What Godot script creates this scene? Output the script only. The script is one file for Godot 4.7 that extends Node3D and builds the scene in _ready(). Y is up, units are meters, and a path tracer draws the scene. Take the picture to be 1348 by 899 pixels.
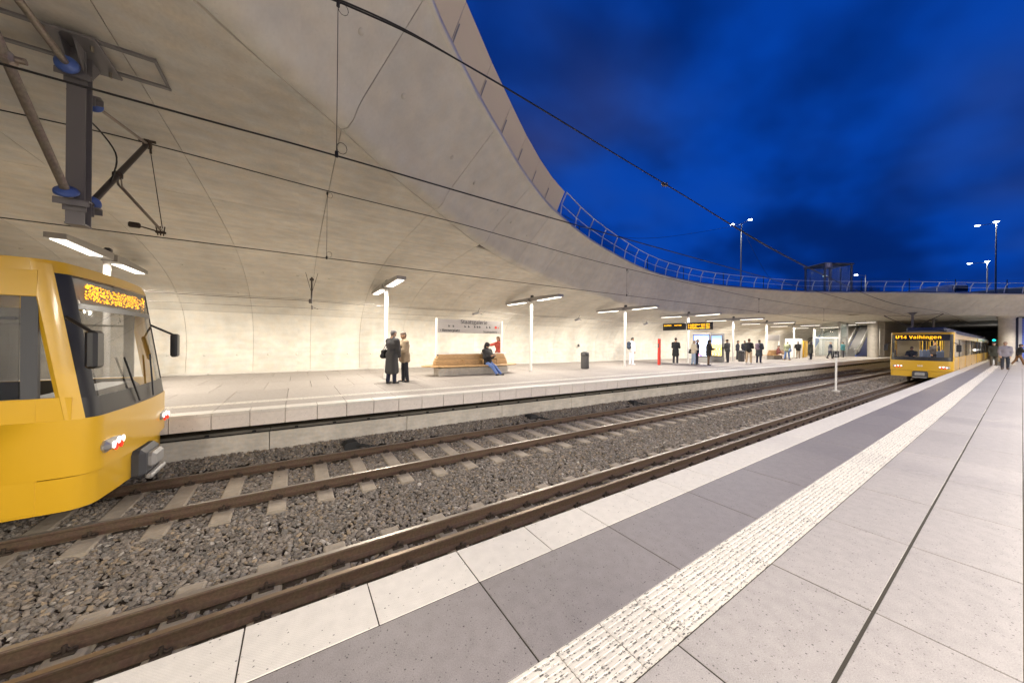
extends Node3D
# Coordinates: s runs along the tracks (world +X), p runs across them away from the camera (world -Z),
# y is height over the platform the camera stands on. One unit is one metre.

var M := {}
var taken := {}
var rng := RandomNumberGenerator.new()
var dense := []          # samples of the roof opening: [crease s, crease p, edge s, edge p]
var prof := []           # vault section: Vector2(p, y) from the wall foot up and over

func V(s: float, y: float, p: float) -> Vector3:
	return Vector3(s, y, -p)

func numbered(called: String) -> String:
	if not taken.has(called):
		taken[called] = 0
		return called
	taken[called] += 1
	return "%s_%03d" % [called, taken[called]]

func tag(o: Node, label: String, category: String, group := "", kind := "") -> void:
	if label != "": o.set_meta("label", label)
	if category != "": o.set_meta("category", category)
	if group != "": o.set_meta("group", group)
	if kind != "": o.set_meta("kind", kind)

func thing(called: String, label: String, category: String, at := Vector3.ZERO, turn := 0.0, group := "", kind := "") -> Node3D:
	var o := Node3D.new()
	o.name = numbered(called)
	add_child(o)
	o.position = at
	o.rotation.y = turn
	tag(o, label, category, group, kind)
	return o

func copy_of(src: Node3D, called: String, label: String, at: Vector3, turn := 0.0, group := "") -> Node3D:
	var o: Node3D = src.duplicate()
	o.name = numbered(called)
	add_child(o)
	o.position = at
	o.rotation.y = turn
	o.set_meta("label", label)
	if group != "": o.set_meta("group", group)
	return o

func obj(called: String, mesh: Mesh, m: Material, parent: Node = self, at := Vector3.ZERO, turn := 0.0) -> MeshInstance3D:
	var o := MeshInstance3D.new()
	o.name = called if parent != self else numbered(called)
	o.mesh = mesh
	o.material_override = m
	o.position = at
	o.rotation.y = turn
	parent.add_child(o, true)
	return o

# ---------------------------------------------------------------- shape builder
class Shape:
	var st := SurfaceTool.new()
	func _init():
		st.begin(Mesh.PRIMITIVE_TRIANGLES)
		st.set_smooth_group(-1)
	func tri(a: Vector3, b: Vector3, c: Vector3):
		st.add_vertex(a); st.add_vertex(b); st.add_vertex(c)
	func quad(a: Vector3, b: Vector3, c: Vector3, d: Vector3):
		tri(a, b, c); tri(a, c, d)
	# polygon turned so that it faces away from the point inside
	func out(pts: Array, inside: Vector3):
		var n: Vector3 = (pts[2] - pts[0]).cross(pts[1] - pts[0])
		var mid := Vector3.ZERO
		for q in pts: mid += q
		mid /= pts.size()
		var flip := n.dot(mid - inside) < 0.0
		for i in range(1, pts.size() - 1):
			if flip: tri(pts[0], pts[i + 1], pts[i])
			else: tri(pts[0], pts[i], pts[i + 1])
	func box(c: Vector3, size: Vector3, bs := Basis.IDENTITY) -> Shape:
		var h := size * 0.5
		for ax in 3:
			for sg in [-1.0, 1.0]:
				var e := Vector3.ZERO; e[ax] = h[ax] * sg
				var u := Vector3.ZERO; u[(ax + 1) % 3] = h[(ax + 1) % 3]
				var w := Vector3.ZERO; w[(ax + 2) % 3] = h[(ax + 2) % 3]
				out([c + bs * (e - u - w), c + bs * (e + u - w), c + bs * (e + u + w), c + bs * (e - u + w)], c)
		return self
	# box with chamfered edges
	func cbox(c: Vector3, size: Vector3, ch: float, bs := Basis.IDENTITY) -> Shape:
		var h := size * 0.5
		var i := h - Vector3(ch, ch, ch)
		for ax in 3:
			var b := (ax + 1) % 3
			var d := (ax + 2) % 3
			for sg in [-1.0, 1.0]:
				var pts := []
				for k in [[-1, -1], [1, -1], [1, 1], [-1, 1]]:
					var q := Vector3.ZERO
					q[ax] = h[ax] * sg; q[b] = i[b] * k[0]; q[d] = i[d] * k[1]
					pts.append(c + bs * q)
				out(pts, c)
				for sh in [-1.0, 1.0]:
					var q1 := Vector3.ZERO; q1[ax] = h[ax] * sg; q1[b] = i[b] * sh; q1[d] = -i[d]
					var q2 := q1; q2[d] = i[d]
					var q3 := q2; q3[ax] = i[ax] * sg; q3[b] = h[b] * sh
					var q4 := q3; q4[d] = -i[d]
					out([c + bs * q1, c + bs * q2, c + bs * q3, c + bs * q4], c)
		for x in [-1.0, 1.0]:
			for y in [-1.0, 1.0]:
				for z in [-1.0, 1.0]:
					out([c + bs * Vector3(h.x * x, i.y * y, i.z * z), c + bs * Vector3(i.x * x, h.y * y, i.z * z), c + bs * Vector3(i.x * x, i.y * y, h.z * z)], c)
		return self
	func frame_at(dir: Vector3) -> Basis:
		var z := dir.normalized()
		var x := z.cross(Vector3.UP if absf(z.y) < 0.95 else Vector3.RIGHT).normalized()
		return Basis(x, z.cross(x).normalized(), z)
	# round bar along a line of points; r is one radius or one for each point
	func tube(pts: Array, r, n := 8, caps := true) -> Shape:
		var rings := []
		for k in pts.size():
			var a: Vector3 = pts[max(0, k - 1)]
			var b: Vector3 = pts[min(pts.size() - 1, k + 1)]
			var f := frame_at(b - a)
			var rad: float = r[k] if r is Array else r
			var ring := []
			for j in n:
				var t := TAU * j / n
				ring.append(pts[k] + f.x * cos(t) * rad + f.y * sin(t) * rad)
			rings.append(ring)
		st.set_smooth_group(0)
		for k in rings.size() - 1:
			var mid: Vector3 = (pts[k] + pts[k + 1]) * 0.5
			for j in n:
				var j2 := (j + 1) % n
				out([rings[k][j], rings[k][j2], rings[k + 1][j2], rings[k + 1][j]], mid)
		st.set_smooth_group(-1)
		if caps:
			out(rings[0], pts[1])
			out(rings[-1], pts[-2])
		return self
	# closed outline (list of Vector3) swept by a vector; outline must be star-shaped about its middle
	func prism(outline: Array, sweep: Vector3, smooth := false) -> Shape:
		var c := Vector3.ZERO
		for q in outline: c += q
		c /= outline.size()
		c += sweep * 0.5
		if smooth: st.set_smooth_group(0)
		for k in outline.size():
			var a: Vector3 = outline[k]
			var b: Vector3 = outline[(k + 1) % outline.size()]
			out([a, b, b + sweep, a + sweep], c)
		st.set_smooth_group(-1)
		for e in [Vector3.ZERO, sweep]:
			var m := Vector3.ZERO
			for q in outline: m += q + e
			m /= outline.size()
			for k in outline.size():
				out([m, outline[k] + e, outline[(k + 1) % outline.size()] + e], c)
		return self
	# outline with any concave form, given as 2-D points, put into space by a Callable(Vector2) -> Vector3
	func sweep2(poly: PackedVector2Array, put: Callable, sweep: Vector3) -> Shape:
		var ids := Geometry2D.triangulate_polygon(poly)
		var cw := Geometry2D.is_polygon_clockwise(poly)
		for e in [0, 1]:
			for k in range(0, ids.size(), 3):
				var a: Vector3 = put.call(poly[ids[k]]) + sweep * e
				var b: Vector3 = put.call(poly[ids[k + 1]]) + sweep * e
				var c: Vector3 = put.call(poly[ids[k + 2]]) + sweep * e
				out([a, b, c], (a + b + c) / 3.0 + sweep * (0.5 - e))
		for k in poly.size():
			var a: Vector2 = poly[k]
			var b: Vector2 = poly[(k + 1) % poly.size()]
			var d := (b - a).normalized()
			var inn := Vector2(-d.y, d.x) if not cw else Vector2(d.y, -d.x)
			var a3: Vector3 = put.call(a)
			var b3: Vector3 = put.call(b)
			var i3: Vector3 = put.call((a + b) * 0.5 + inn * 0.001)
			out([a3, b3, b3 + sweep, a3 + sweep], i3 + sweep * 0.5)
		return self
	# surface of revolution about the vertical through c: list of Vector2(radius, height)
	func lathe(c: Vector3, sec: Array, n := 16) -> Shape:
		for k in sec.size() - 1:
			st.set_smooth_group(k if absf(sec[k].y - sec[k + 1].y) < 0.0001 else 0)
			for j in n:
				var t0 := TAU * j / n
				var t1 := TAU * (j + 1) / n
				var u0 := Vector3(cos(t0), 0, sin(t0))
				var u1 := Vector3(cos(t1), 0, sin(t1))
				var a: Vector3 = c + u0 * sec[k].x + Vector3.UP * sec[k].y
				var b: Vector3 = c + u1 * sec[k].x + Vector3.UP * sec[k].y
				var d: Vector3 = c + u1 * sec[k + 1].x + Vector3.UP * sec[k + 1].y
				var e: Vector3 = c + u0 * sec[k + 1].x + Vector3.UP * sec[k + 1].y
				if sec[k].x > 0.0001: tri(a, e, b)
				if sec[k + 1].x > 0.0001: tri(b, e, d)
		st.set_smooth_group(-1)
		return self
	func mesh() -> ArrayMesh:
		st.generate_normals()
		return st.commit()

func shape() -> Shape:
	return Shape.new()

# ---------------------------------------------------------------- materials
func lin(r: float, g: float, b: float) -> Color:
	return Color(r, g, b).linear_to_srgb()

func mat(c: Color, rough := 0.7, metal := 0.0) -> StandardMaterial3D:
	var m := StandardMaterial3D.new()
	m.albedo_color = c
	m.roughness = rough
	m.metallic = metal
	return m

func glow(c: Color, e: float) -> StandardMaterial3D:
	var m := mat(c, 0.5)
	m.emission_enabled = true
	m.emission = c
	m.emission_energy_multiplier = e
	return m

func glass(c: Color, a: float) -> StandardMaterial3D:
	var m := mat(Color(c.r, c.g, c.b, a), 0.03)
	m.transparency = BaseMaterial3D.TRANSPARENCY_ALPHA
	m.metallic_specular = 0.5
	return m

func noise(n: int, freq: float, sd: int, oct := 5, seamless := true) -> PackedByteArray:
	var f := FastNoiseLite.new()
	f.seed = sd
	f.noise_type = FastNoiseLite.TYPE_SIMPLEX_SMOOTH
	f.frequency = freq
	f.fractal_octaves = oct
	var im := f.get_seamless_image(n, n)
	im.convert(Image.FORMAT_L8)
	return im.get_data()

func picture(n: int, fn: Callable) -> ImageTexture:
	var data := PackedByteArray()
	data.resize(n * n * 3)
	var i := 0
	for y in n:
		for x in n:
			var c: Color = fn.call(x, y)
			data[i] = int(clampf(c.r, 0, 1) * 255.0)
			data[i + 1] = int(clampf(c.g, 0, 1) * 255.0)
			data[i + 2] = int(clampf(c.b, 0, 1) * 255.0)
			i += 3
	var im := Image.create_from_data(n, n, false, Image.FORMAT_RGB8, data)
	im.generate_mipmaps()
	return ImageTexture.create_from_image(im)

func normal_from(data: PackedByteArray, n: int, depth: float) -> ImageTexture:
	var im := Image.create_from_data(n, n, false, Image.FORMAT_L8, data)
	im.convert(Image.FORMAT_RGBA8)
	im.bump_map_to_normal_map(depth)
	return ImageTexture.create_from_image(im)

func world_tex(m: StandardMaterial3D, t: Texture2D, per_metre: float, nm: Texture2D = null, nscale := 1.0) -> StandardMaterial3D:
	m.albedo_texture = t
	m.uv1_triplanar = true
	m.uv1_world_triplanar = true
	m.uv1_scale = Vector3.ONE * per_metre
	if nm:
		m.normal_enabled = true
		m.normal_texture = nm
		m.normal_scale = nscale
	return m

func make_materials() -> void:
	# cast concrete: cloudy tone, pores, faint smears
	var a := noise(512, 0.006, 3)
	var b := noise(512, 0.03, 8, 4)
	var f := noise(512, 0.2, 9, 3)
	var sm := noise(512, 0.012, 21, 4)
	var conc := picture(512, func(x, y):
		var i: int = y * 512 + x
		var j: int = ((y * 3) % 512) * 512 + (x / 2 + 64)
		var v: float = 0.93 + 0.10 * (a[i] / 255.0 - 0.5) + 0.07 * (b[i] / 255.0 - 0.5) + 0.05 * (f[i] / 255.0 - 0.5) + 0.08 * (sm[j] / 255.0 - 0.5)
		if f[i] > 214 and b[i] > 128: v -= 0.10
		var w: float = (b[(i + 7777) % 262144] / 255.0 - 0.5) * 0.04
		return Color(v + w, v, v - w * 1.4))
	var conc_n := normal_from(f, 512, 1.2)
	for k in 5:
		var t: float = [1.0, 0.96, 1.035, 0.98, 1.015][k]
		var m := world_tex(mat(lin(0.67 * t, 0.635 * t, 0.56 * t), 0.72), conc, 0.17, conc_n, 0.12)
		M["shell%d" % k] = m
	M.concrete = world_tex(mat(lin(0.56, 0.52, 0.46), 0.8), conc, 0.6, conc_n, 0.3)
	M.asphalt = mat(lin(0.06, 0.06, 0.065), 0.9)
	M.joint = mat(lin(0.12, 0.10, 0.08), 0.95)
	# terrazzo paving: fine sand, dark grit, pale chips
	var g := noise(512, 0.35, 5, 2)
	var h := noise(512, 0.02, 6, 4)
	rng.seed = 77
	var spots := PackedFloat32Array(); spots.resize(512 * 512); spots.fill(0.0)
	for k in 2600:
		var cx := rng.randi_range(0, 511); var cy := rng.randi_range(0, 511)
		var dark := -rng.randf_range(0.15, 0.6) if rng.randf() < 0.55 else rng.randf_range(0.08, 0.3)
		var w := 1 if rng.randf() < 0.62 else (2 if rng.randf() < 0.85 else 3)
		for yy in w:
			for xx in w:
				spots[((cy + yy) % 512) * 512 + (cx + xx) % 512] = dark
	var terr := picture(512, func(x, y):
		var i: int = y * 512 + x
		var v: float = 0.93 + 0.24 * (g[i] / 255.0 - 0.5) + 0.08 * (h[i] / 255.0 - 0.5) + spots[i]
		return Color(v, v, v))
	for k in 4:
		var t: float = [1.0, 0.95, 1.04, 0.98][k]
		var gloss := world_tex(mat(lin(0.44 * t, 0.41 * t, 0.39 * t), 0.42), terr, 0.83)
		M["slab%d" % k] = gloss
		var dk: StandardMaterial3D = gloss.duplicate()
		dk.albedo_color = lin(0.262 * t, 0.24 * t, 0.238 * t)
		M["dark_slab%d" % k] = dk
		M["far_slab%d" % k] = world_tex(mat(lin(0.37 * t, 0.335 * t, 0.305 * t), 0.8), terr, 0.7)
	# white edge tiles: pimpled face, a few dark specks
	rng.seed = 78
	var specks := PackedFloat32Array(); specks.resize(512 * 512); specks.fill(0.0)
	for k in 190:
		var cx := rng.randi_range(0, 511); var cy := rng.randi_range(0, 511)
		var w := rng.randi_range(1, 4)
		for yy in w:
			for xx in w:
				if rng.randf() < 0.75: specks[((cy + yy) % 512) * 512 + (cx + xx) % 512] = -rng.randf_range(0.3, 0.6)
	var white := picture(512, func(x, y):
		var i: int = y * 512 + x
		var v: float = 0.90 + 0.05 * (h[i] / 255.0 - 0.5) + 0.08 * (g[i] / 255.0 - 0.5) + specks[i]
		return Color(v, v * 0.985, v * 0.96))
	var pim := PackedByteArray(); pim.resize(512 * 512)
	for y in 512:
		for x in 512:
			pim[y * 512 + x] = int(127.0 + 127.0 * sin(x * TAU / 8.0) * sin(y * TAU / 8.0))
	M.white_tile = world_tex(mat(lin(0.75, 0.735, 0.715), 0.6), white, 1.0, normal_from(pim, 512, 1.5), 0.35)
	M.face_plate = world_tex(mat(lin(0.76, 0.72, 0.70), 0.6), white, 0.9)
	# guidance strip: white, grooves full of black grit
	rng.seed = 79
	var grit := PackedFloat32Array(); grit.resize(512 * 512); grit.fill(0.0)
	for k in 5000:
		var row := rng.randi_range(0, 31) * 16 + (rng.randi_range(-3, 2) if rng.randf() < 0.6 else rng.randi_range(-8, 7))
		var cx := rng.randi_range(0, 511)
		var ln := rng.randi_range(2, 9)
		var th := rng.randi_range(1, 4)
		var dk := -rng.randf_range(0.3, 0.68)
		if h[((row + 512) % 512) * 512 + cx] < 112 and rng.randf() < 0.75: continue
		for yy in th:
			for xx in ln:
				if rng.randf() < 0.86: grit[((row + yy + 512) % 512) * 512 + (cx + xx) % 512] = dk
	var tact := picture(512, func(x, y):
		var i: int = y * 512 + x
		var v: float = 0.94 + 0.10 * (h[i] / 255.0 - 0.5) + grit[i]
		return Color(v, v * 0.985, v * 0.96))
	M.tactile = world_tex(mat(lin(0.71, 0.69, 0.66), 0.7), tact, 1.0)
	M.joint_fill = world_tex(mat(lin(0.045, 0.038, 0.028), 0.95), terr, 5.0)
	# rust, timber
	var rust := picture(256, func(x, y):
		var i: int = (y * 2) * 512 + x * 2
		var v: float = 0.86 + 0.26 * (b[i] / 255.0 - 0.5) + 0.16 * (f[i] / 255.0 - 0.5)
		return Color(v, v * (0.94 + 0.12 * (a[i] / 255.0 - 0.5)), v * 0.9))
	M.rail = world_tex(mat(lin(0.135, 0.098, 0.07), 0.62, 0.15), rust, 1.6)
	M.rail_top = mat(lin(0.30, 0.265, 0.225), 0.4, 0.5)
	M.rail_worn = mat(lin(0.25, 0.18, 0.115), 0.42, 0.45)
	M.clip = world_tex(mat(lin(0.07, 0.056, 0.044), 0.8, 0.2), rust, 4.0)
	M.sleeper = world_tex(mat(lin(0.38, 0.325, 0.255), 0.9), conc, 1.3, conc_n, 0.5)
	M.ballast_bed = world_tex(mat(lin(0.10, 0.085, 0.07), 1.0), rust, 3.0)
	var grain := picture(256, func(x, y):
		var i: int = (y * 2) * 512 + (x / 6)
		var v: float = 0.86 + 0.35 * (b[(i * 3) % 262144] / 255.0 - 0.5) + 0.1 * (f[y * 1024 + x * 2] / 255.0 - 0.5)
		return Color(v, v * 0.97, v * 0.92))
	for k in 3:
		var t: float = [1.0, 0.88, 1.1][k]
		M["timber%d" % k] = world_tex(mat(lin(0.62 * t, 0.42 * t, 0.22 * t), 0.5), grain, 1.2)
	M.screen = mat(lin(0.62, 0.53, 0.39), 0.6)
	M.stone = mat(Color.WHITE, 0.9)
	M.stone.vertex_color_use_as_albedo = true
	# metals, paints
	M.white_paint = mat(lin(0.72, 0.71, 0.68), 0.4)
	M.grey_paint = mat(lin(0.30, 0.295, 0.29), 0.45, 0.3)
	M.lamp_case = mat(lin(0.36, 0.35, 0.335), 0.4, 0.4)
	M.steel = mat(lin(0.165, 0.155, 0.16), 0.5, 0.3)
	M.galv = world_tex(mat(lin(0.36, 0.345, 0.32), 0.42, 0.5), rust, 2.0)
	M.tube_dark = mat(lin(0.06, 0.05, 0.045), 0.5, 0.3)
	M.wire = mat(lin(0.012, 0.011, 0.012), 0.55, 0.3)
	M.blue_disc = mat(lin(0.055, 0.11, 0.36), 0.45)
	M.yellow = mat(lin(0.60, 0.35, 0.015), 0.33)
	M.yellow.clearcoat_enabled = true
	M.yellow.clearcoat = 0.6
	M.yellow.clearcoat_roughness = 0.12
	M.black = mat(lin(0.012, 0.012, 0.014), 0.4)
	M.rubber = mat(lin(0.02, 0.02, 0.02), 0.8)
	M.dark_grey = mat(lin(0.05, 0.052, 0.058), 0.5)
	M.bin_grey = mat(lin(0.085, 0.083, 0.085), 0.45, 0.3)
	M.navy = mat(lin(0.03, 0.04, 0.075), 0.5)
	M.cream = mat(lin(0.66, 0.56, 0.36), 0.5)
	M.seat_cloth = mat(lin(0.10, 0.14, 0.28), 0.9)
	M.red = mat(lin(0.55, 0.035, 0.02), 0.4)
	M.sign_grey = mat(lin(0.36, 0.335, 0.315), 0.4, 0.25)
	M.ink = mat(lin(0.03, 0.03, 0.03), 0.6)
	M.blue_clad = mat(lin(0.13, 0.2, 0.68), 0.4, 0.2)
	M.steel_bright = mat(lin(0.55, 0.55, 0.56), 0.28, 0.85)
	M.rail_paint = mat(lin(0.62, 0.61, 0.6), 0.4, 0.2)
	M.pane = glass(Color(0.72, 0.80, 0.80), 0.12)
	M.tram_pane = glass(Color(0.16, 0.18, 0.22), 0.38)
	M.windshield = glass(Color(0.05, 0.055, 0.06), 0.22)
	M.light_panel = glow(Color(1.0, 0.975, 0.93), 3.2)
	M.amber = glow(Color(1.0, 0.72, 0.10), 2.2)
	M.cabin_light = glow(Color(1.0, 0.93, 0.78), 1.6)
	M.head_lamp = glow(Color(1.0, 0.98, 0.95), 1.2)
	M.tail_lamp = glow(Color(1.0, 0.16, 0.08), 1.0)
	M.street_glow = glow(Color(0.92, 0.97, 1.0), 22.0)
	M.bark = mat(lin(0.05, 0.04, 0.03), 0.95)
	M.leaf = mat(lin(0.035, 0.05, 0.02), 0.8)

# ---------------------------------------------------------------- camera, sky, light
func sky_picture() -> ImageTexture:
	var w := 1024
	var hh := 512
	var n1 := FastNoiseLite.new(); n1.seed = 12; n1.frequency = 1.7; n1.fractal_octaves = 5; n1.noise_type = FastNoiseLite.TYPE_SIMPLEX_SMOOTH
	var n2 := FastNoiseLite.new(); n2.seed = 40; n2.frequency = 0.8; n2.fractal_octaves = 4; n2.noise_type = FastNoiseLite.TYPE_SIMPLEX_SMOOTH
	var data := PackedByteArray(); data.resize(w * hh * 3)
	var i := 0
	for y in hh:
		var el := (0.5 - (y + 0.5) / hh) * PI
		for x in w:
			var az := ((x + 0.5) / w - 0.5) * TAU
			var d := Vector3(sin(az) * cos(el), absf(sin(el)), -cos(az) * cos(el))
			# a flat layer of cloud: stretched out towards the horizon
			var q := Vector3(d.x, 0.0, d.z) / (d.y + 0.22)
			var c := n1.get_noise_3d(q.x * 0.62, 0.0, q.z * 0.9) * 0.5 + 0.5
			var m := n2.get_noise_3d(q.x * 0.5 + 9.0, 3.0, q.z * 0.8) * 0.5 + 0.5
			c = smoothstep(0.22, 0.72, c)
			m = smoothstep(0.55, 0.85, m)
			var deep := Color(0.012, 0.145, 0.415)
			var lift := Color(0.02, 0.265, 0.68)
			var col := deep.lerp(lift, c)
			col = col.lerp(Color(0.27, 0.29, 0.52), m * 0.62)
			data[i] = int(clampf(col.r, 0, 1) * 255.0)
			data[i + 1] = int(clampf(col.g, 0, 1) * 255.0)
			data[i + 2] = int(clampf(col.b, 0, 1) * 255.0)
			i += 3
	return ImageTexture.create_from_image(Image.create_from_data(w, hh, false, Image.FORMAT_RGB8, data))

func make_view() -> void:
	var cam := Camera3D.new()
	cam.name = "camera"
	add_child(cam)
	cam.position = Vector3(0, 1.523, 0)
	cam.rotation_degrees = Vector3(0, -(90.0 - 57.03), 0.6)
	cam.fov = rad_to_deg(2.0 * atan(449.5 / 436.0))
	cam.near = 0.05
	cam.far = 600.0
	cam.current = true
	var env := Environment.new()
	env.background_mode = Environment.BG_SKY
	var sk := Sky.new()
	var pm := PanoramaSkyMaterial.new()
	pm.panorama = sky_picture()
	sk.sky_material = pm
	env.sky = sk
	env.tonemap_mode = Environment.TONE_MAPPER_LINEAR
	env.tonemap_exposure = 1.0
	env.sdfgi_enabled = true
	env.ssao_enabled = true
	env.ssil_enabled = true
	var we := WorldEnvironment.new()
	we.name = "world_environment"
	we.environment = env
	add_child(we)
	# what is left of the daylight: the sun is down, a faint cool glow through the clouds
	var sun := DirectionalLight3D.new()
	sun.name = "dusk_light"
	sun.light_energy = 0.02
	sun.light_color = Color(0.55, 0.68, 1.0)
	sun.light_angular_distance = 40.0
	sun.shadow_enabled = true
	sun.rotation_degrees = Vector3(-62, 40, 0)
	add_child(sun)

# ---------------------------------------------------------------- roof geometry
func catmull(a: Vector2, b: Vector2, c: Vector2, d: Vector2, t: float) -> Vector2:
	return 0.5 * ((2.0 * b) + (c - a) * t + (2.0 * a - 5.0 * b + 4.0 * c - d) * t * t + (3.0 * b - a - 3.0 * c + d) * t * t * t)

func make_curves() -> void:
	var e := [[-1.2, -9], [-0.6, -3], [0.1, 1.5], [0.75, 3.2], [1.4, 4.35], [2.25, 5.2], [3.58, 6.31], [5.82, 8.02], [8.2, 9.45], [12.4, 11.3], [19, 13.3], [24.3, 13.9], [29.9, 13.3], [38.2, 10.6], [46, 5.4], [54.7, 0], [60, -5], [64, -12]]
	var c := [[-3.2, -9], [-2.6, -3], [-1.7, 2.6], [-0.75, 4.15], [0.47, 5.37], [1.4, 6.34], [2.59, 7.41], [4.73, 9.23], [7.4, 10.9], [11.6, 12.7], [18.4, 14.3], [24.3, 14.8], [30.8, 14.3], [39.8, 12.2], [48.6, 7.4], [58.4, 1.6], [63, -3.5], [67, -11]]
	var n := e.size()
	for i in n - 1:
		var g := func(l, k): return Vector2(l[clampi(k, 0, n - 1)][0], l[clampi(k, 0, n - 1)][1])
		for j in 24:
			var t := j / 24.0
			var ce: Vector2 = catmull(g.call(e, i - 1), g.call(e, i), g.call(e, i + 1), g.call(e, i + 2), t)
			var cc: Vector2 = catmull(g.call(c, i - 1), g.call(c, i), g.call(c, i + 1), g.call(c, i + 2), t)
			dense.append([cc.x, cc.y, ce.x, ce.y])
	dense.append([67.0, -11.0, 64.0, -12.0])
	var key := [[18.0, 0.03], [18.1, 0.5], [18.16, 1.05], [18.13, 1.6], [17.95, 2.12], [17.6, 2.6], [17.08, 3.02], [16.4, 3.4], [15.35, 3.79], [14.5, 4.01], [13.6, 4.18], [12.4, 4.34], [11.4, 4.43], [9.5, 4.52], [7.5, 4.57], [5.0, 4.58], [2.0, 4.58], [-2.0, 4.58], [-12.0, 4.58]]
	for i in key.size() - 1:
		var g2 := func(k): return Vector2(key[clampi(k, 0, key.size() - 1)][0], key[clampi(k, 0, key.size() - 1)][1])
		for j in 4:
			prof.append(catmull(g2.call(i - 1), g2.call(i), g2.call(i + 1), g2.call(i + 2), j / 4.0))
	prof.append(Vector2(-12, 4.58))

# crease and edge of the opening where the crease has this s
func opening_at(s: float) -> Array:
	if s <= dense[0][0]: return dense[0]
	if s >= dense[-1][0]: return dense[-1]
	for i in dense.size() - 1:
		if dense[i + 1][0] >= s:
			var t: float = (s - dense[i][0]) / maxf(0.0001, dense[i + 1][0] - dense[i][0])
			var r := []
			for k in 4: r.append(lerpf(dense[i][k], dense[i + 1][k], t))
			return r
	return dense[-1]

func crease_p(s: float) -> float:
	if s < -3.2: return -11.9
	if s > 67.0: return -11.9
	return opening_at(s)[1]

func vault_y(p: float) -> float:
	for i in range(20, prof.size() - 1):
		if prof[i + 1].x <= p and prof[i].x >= p:
			return lerpf(prof[i].y, prof[i + 1].y, (p - prof[i].x) / (prof[i + 1].x - prof[i].x))
	return 4.58

# section from profile place a to the place where p falls to pe: list of Vector2
func section(from_i: int, to_p: float, upto_i: int) -> Array:
	var r := []
	for i in range(from_i, upto_i + 1):
		if i > 20 and prof[i].x <= to_p:
			r.append(Vector2(to_p, vault_y(to_p)))
			break
		r.append(prof[i])
	return r

func resample(l: Array, n: int) -> Array:
	var total := 0.0
	for i in l.size() - 1: total += l[i].distance_to(l[i + 1])
	var r := []
	var seg := 0
	var done := 0.0
	for k in n + 1:
		var want := total * k / n
		while seg < l.size() - 2 and done + l[seg].distance_to(l[seg + 1]) < want:
			done += l[seg].distance_to(l[seg + 1])
			seg += 1
		var d: float = maxf(0.00001, l[seg].distance_to(l[seg + 1]))
		r.append(l[seg].lerp(l[seg + 1], clampf((want - done) / d, 0, 1)))
	return r

# slab from a grid of points (rows x columns), with a skirt that runs back by depth along "away"
func slab_from(grid: Array, away: Callable, depth: float) -> ArrayMesh:
	var sh := shape()
	sh.st.set_smooth_group(0)
	for i in grid.size() - 1:
		for j in grid[i].size() - 1:
			var mid: Vector3 = (grid[i][j] + grid[i + 1][j + 1]) * 0.5
			sh.out([grid[i][j], grid[i][j + 1], grid[i + 1][j + 1], grid[i + 1][j]], mid + away.call(mid))
	sh.st.set_smooth_group(-1)
	var rim := []
	for j in grid[0].size(): rim.append(grid[0][j])
	for i in range(1, grid.size()): rim.append(grid[i][-1])
	for j in range(grid[0].size() - 2, -1, -1): rim.append(grid[-1][j])
	for i in range(grid.size() - 2, 0, -1): rim.append(grid[i][0])
	var c: Vector3 = grid[grid.size() / 2][grid[0].size() / 2]
	for k in rim.size():
		var a: Vector3 = rim[k]
		var b: Vector3 = rim[(k + 1) % rim.size()]
		if a.distance_to(b) < 0.0005: continue
		sh.out([a, b, b + away.call(b) * depth, a + away.call(a) * depth], c)
	return sh.mesh()

func vault_away(q: Vector3) -> Vector3:
	# away from the room: the wall leans back, the ceiling lies above
	var p := -q.z
	var a := clampf((p - 13.0) / 5.0, 0.0, 1.0)
	return Vector3(0, 1.0 - a, -a).normalized()

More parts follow.
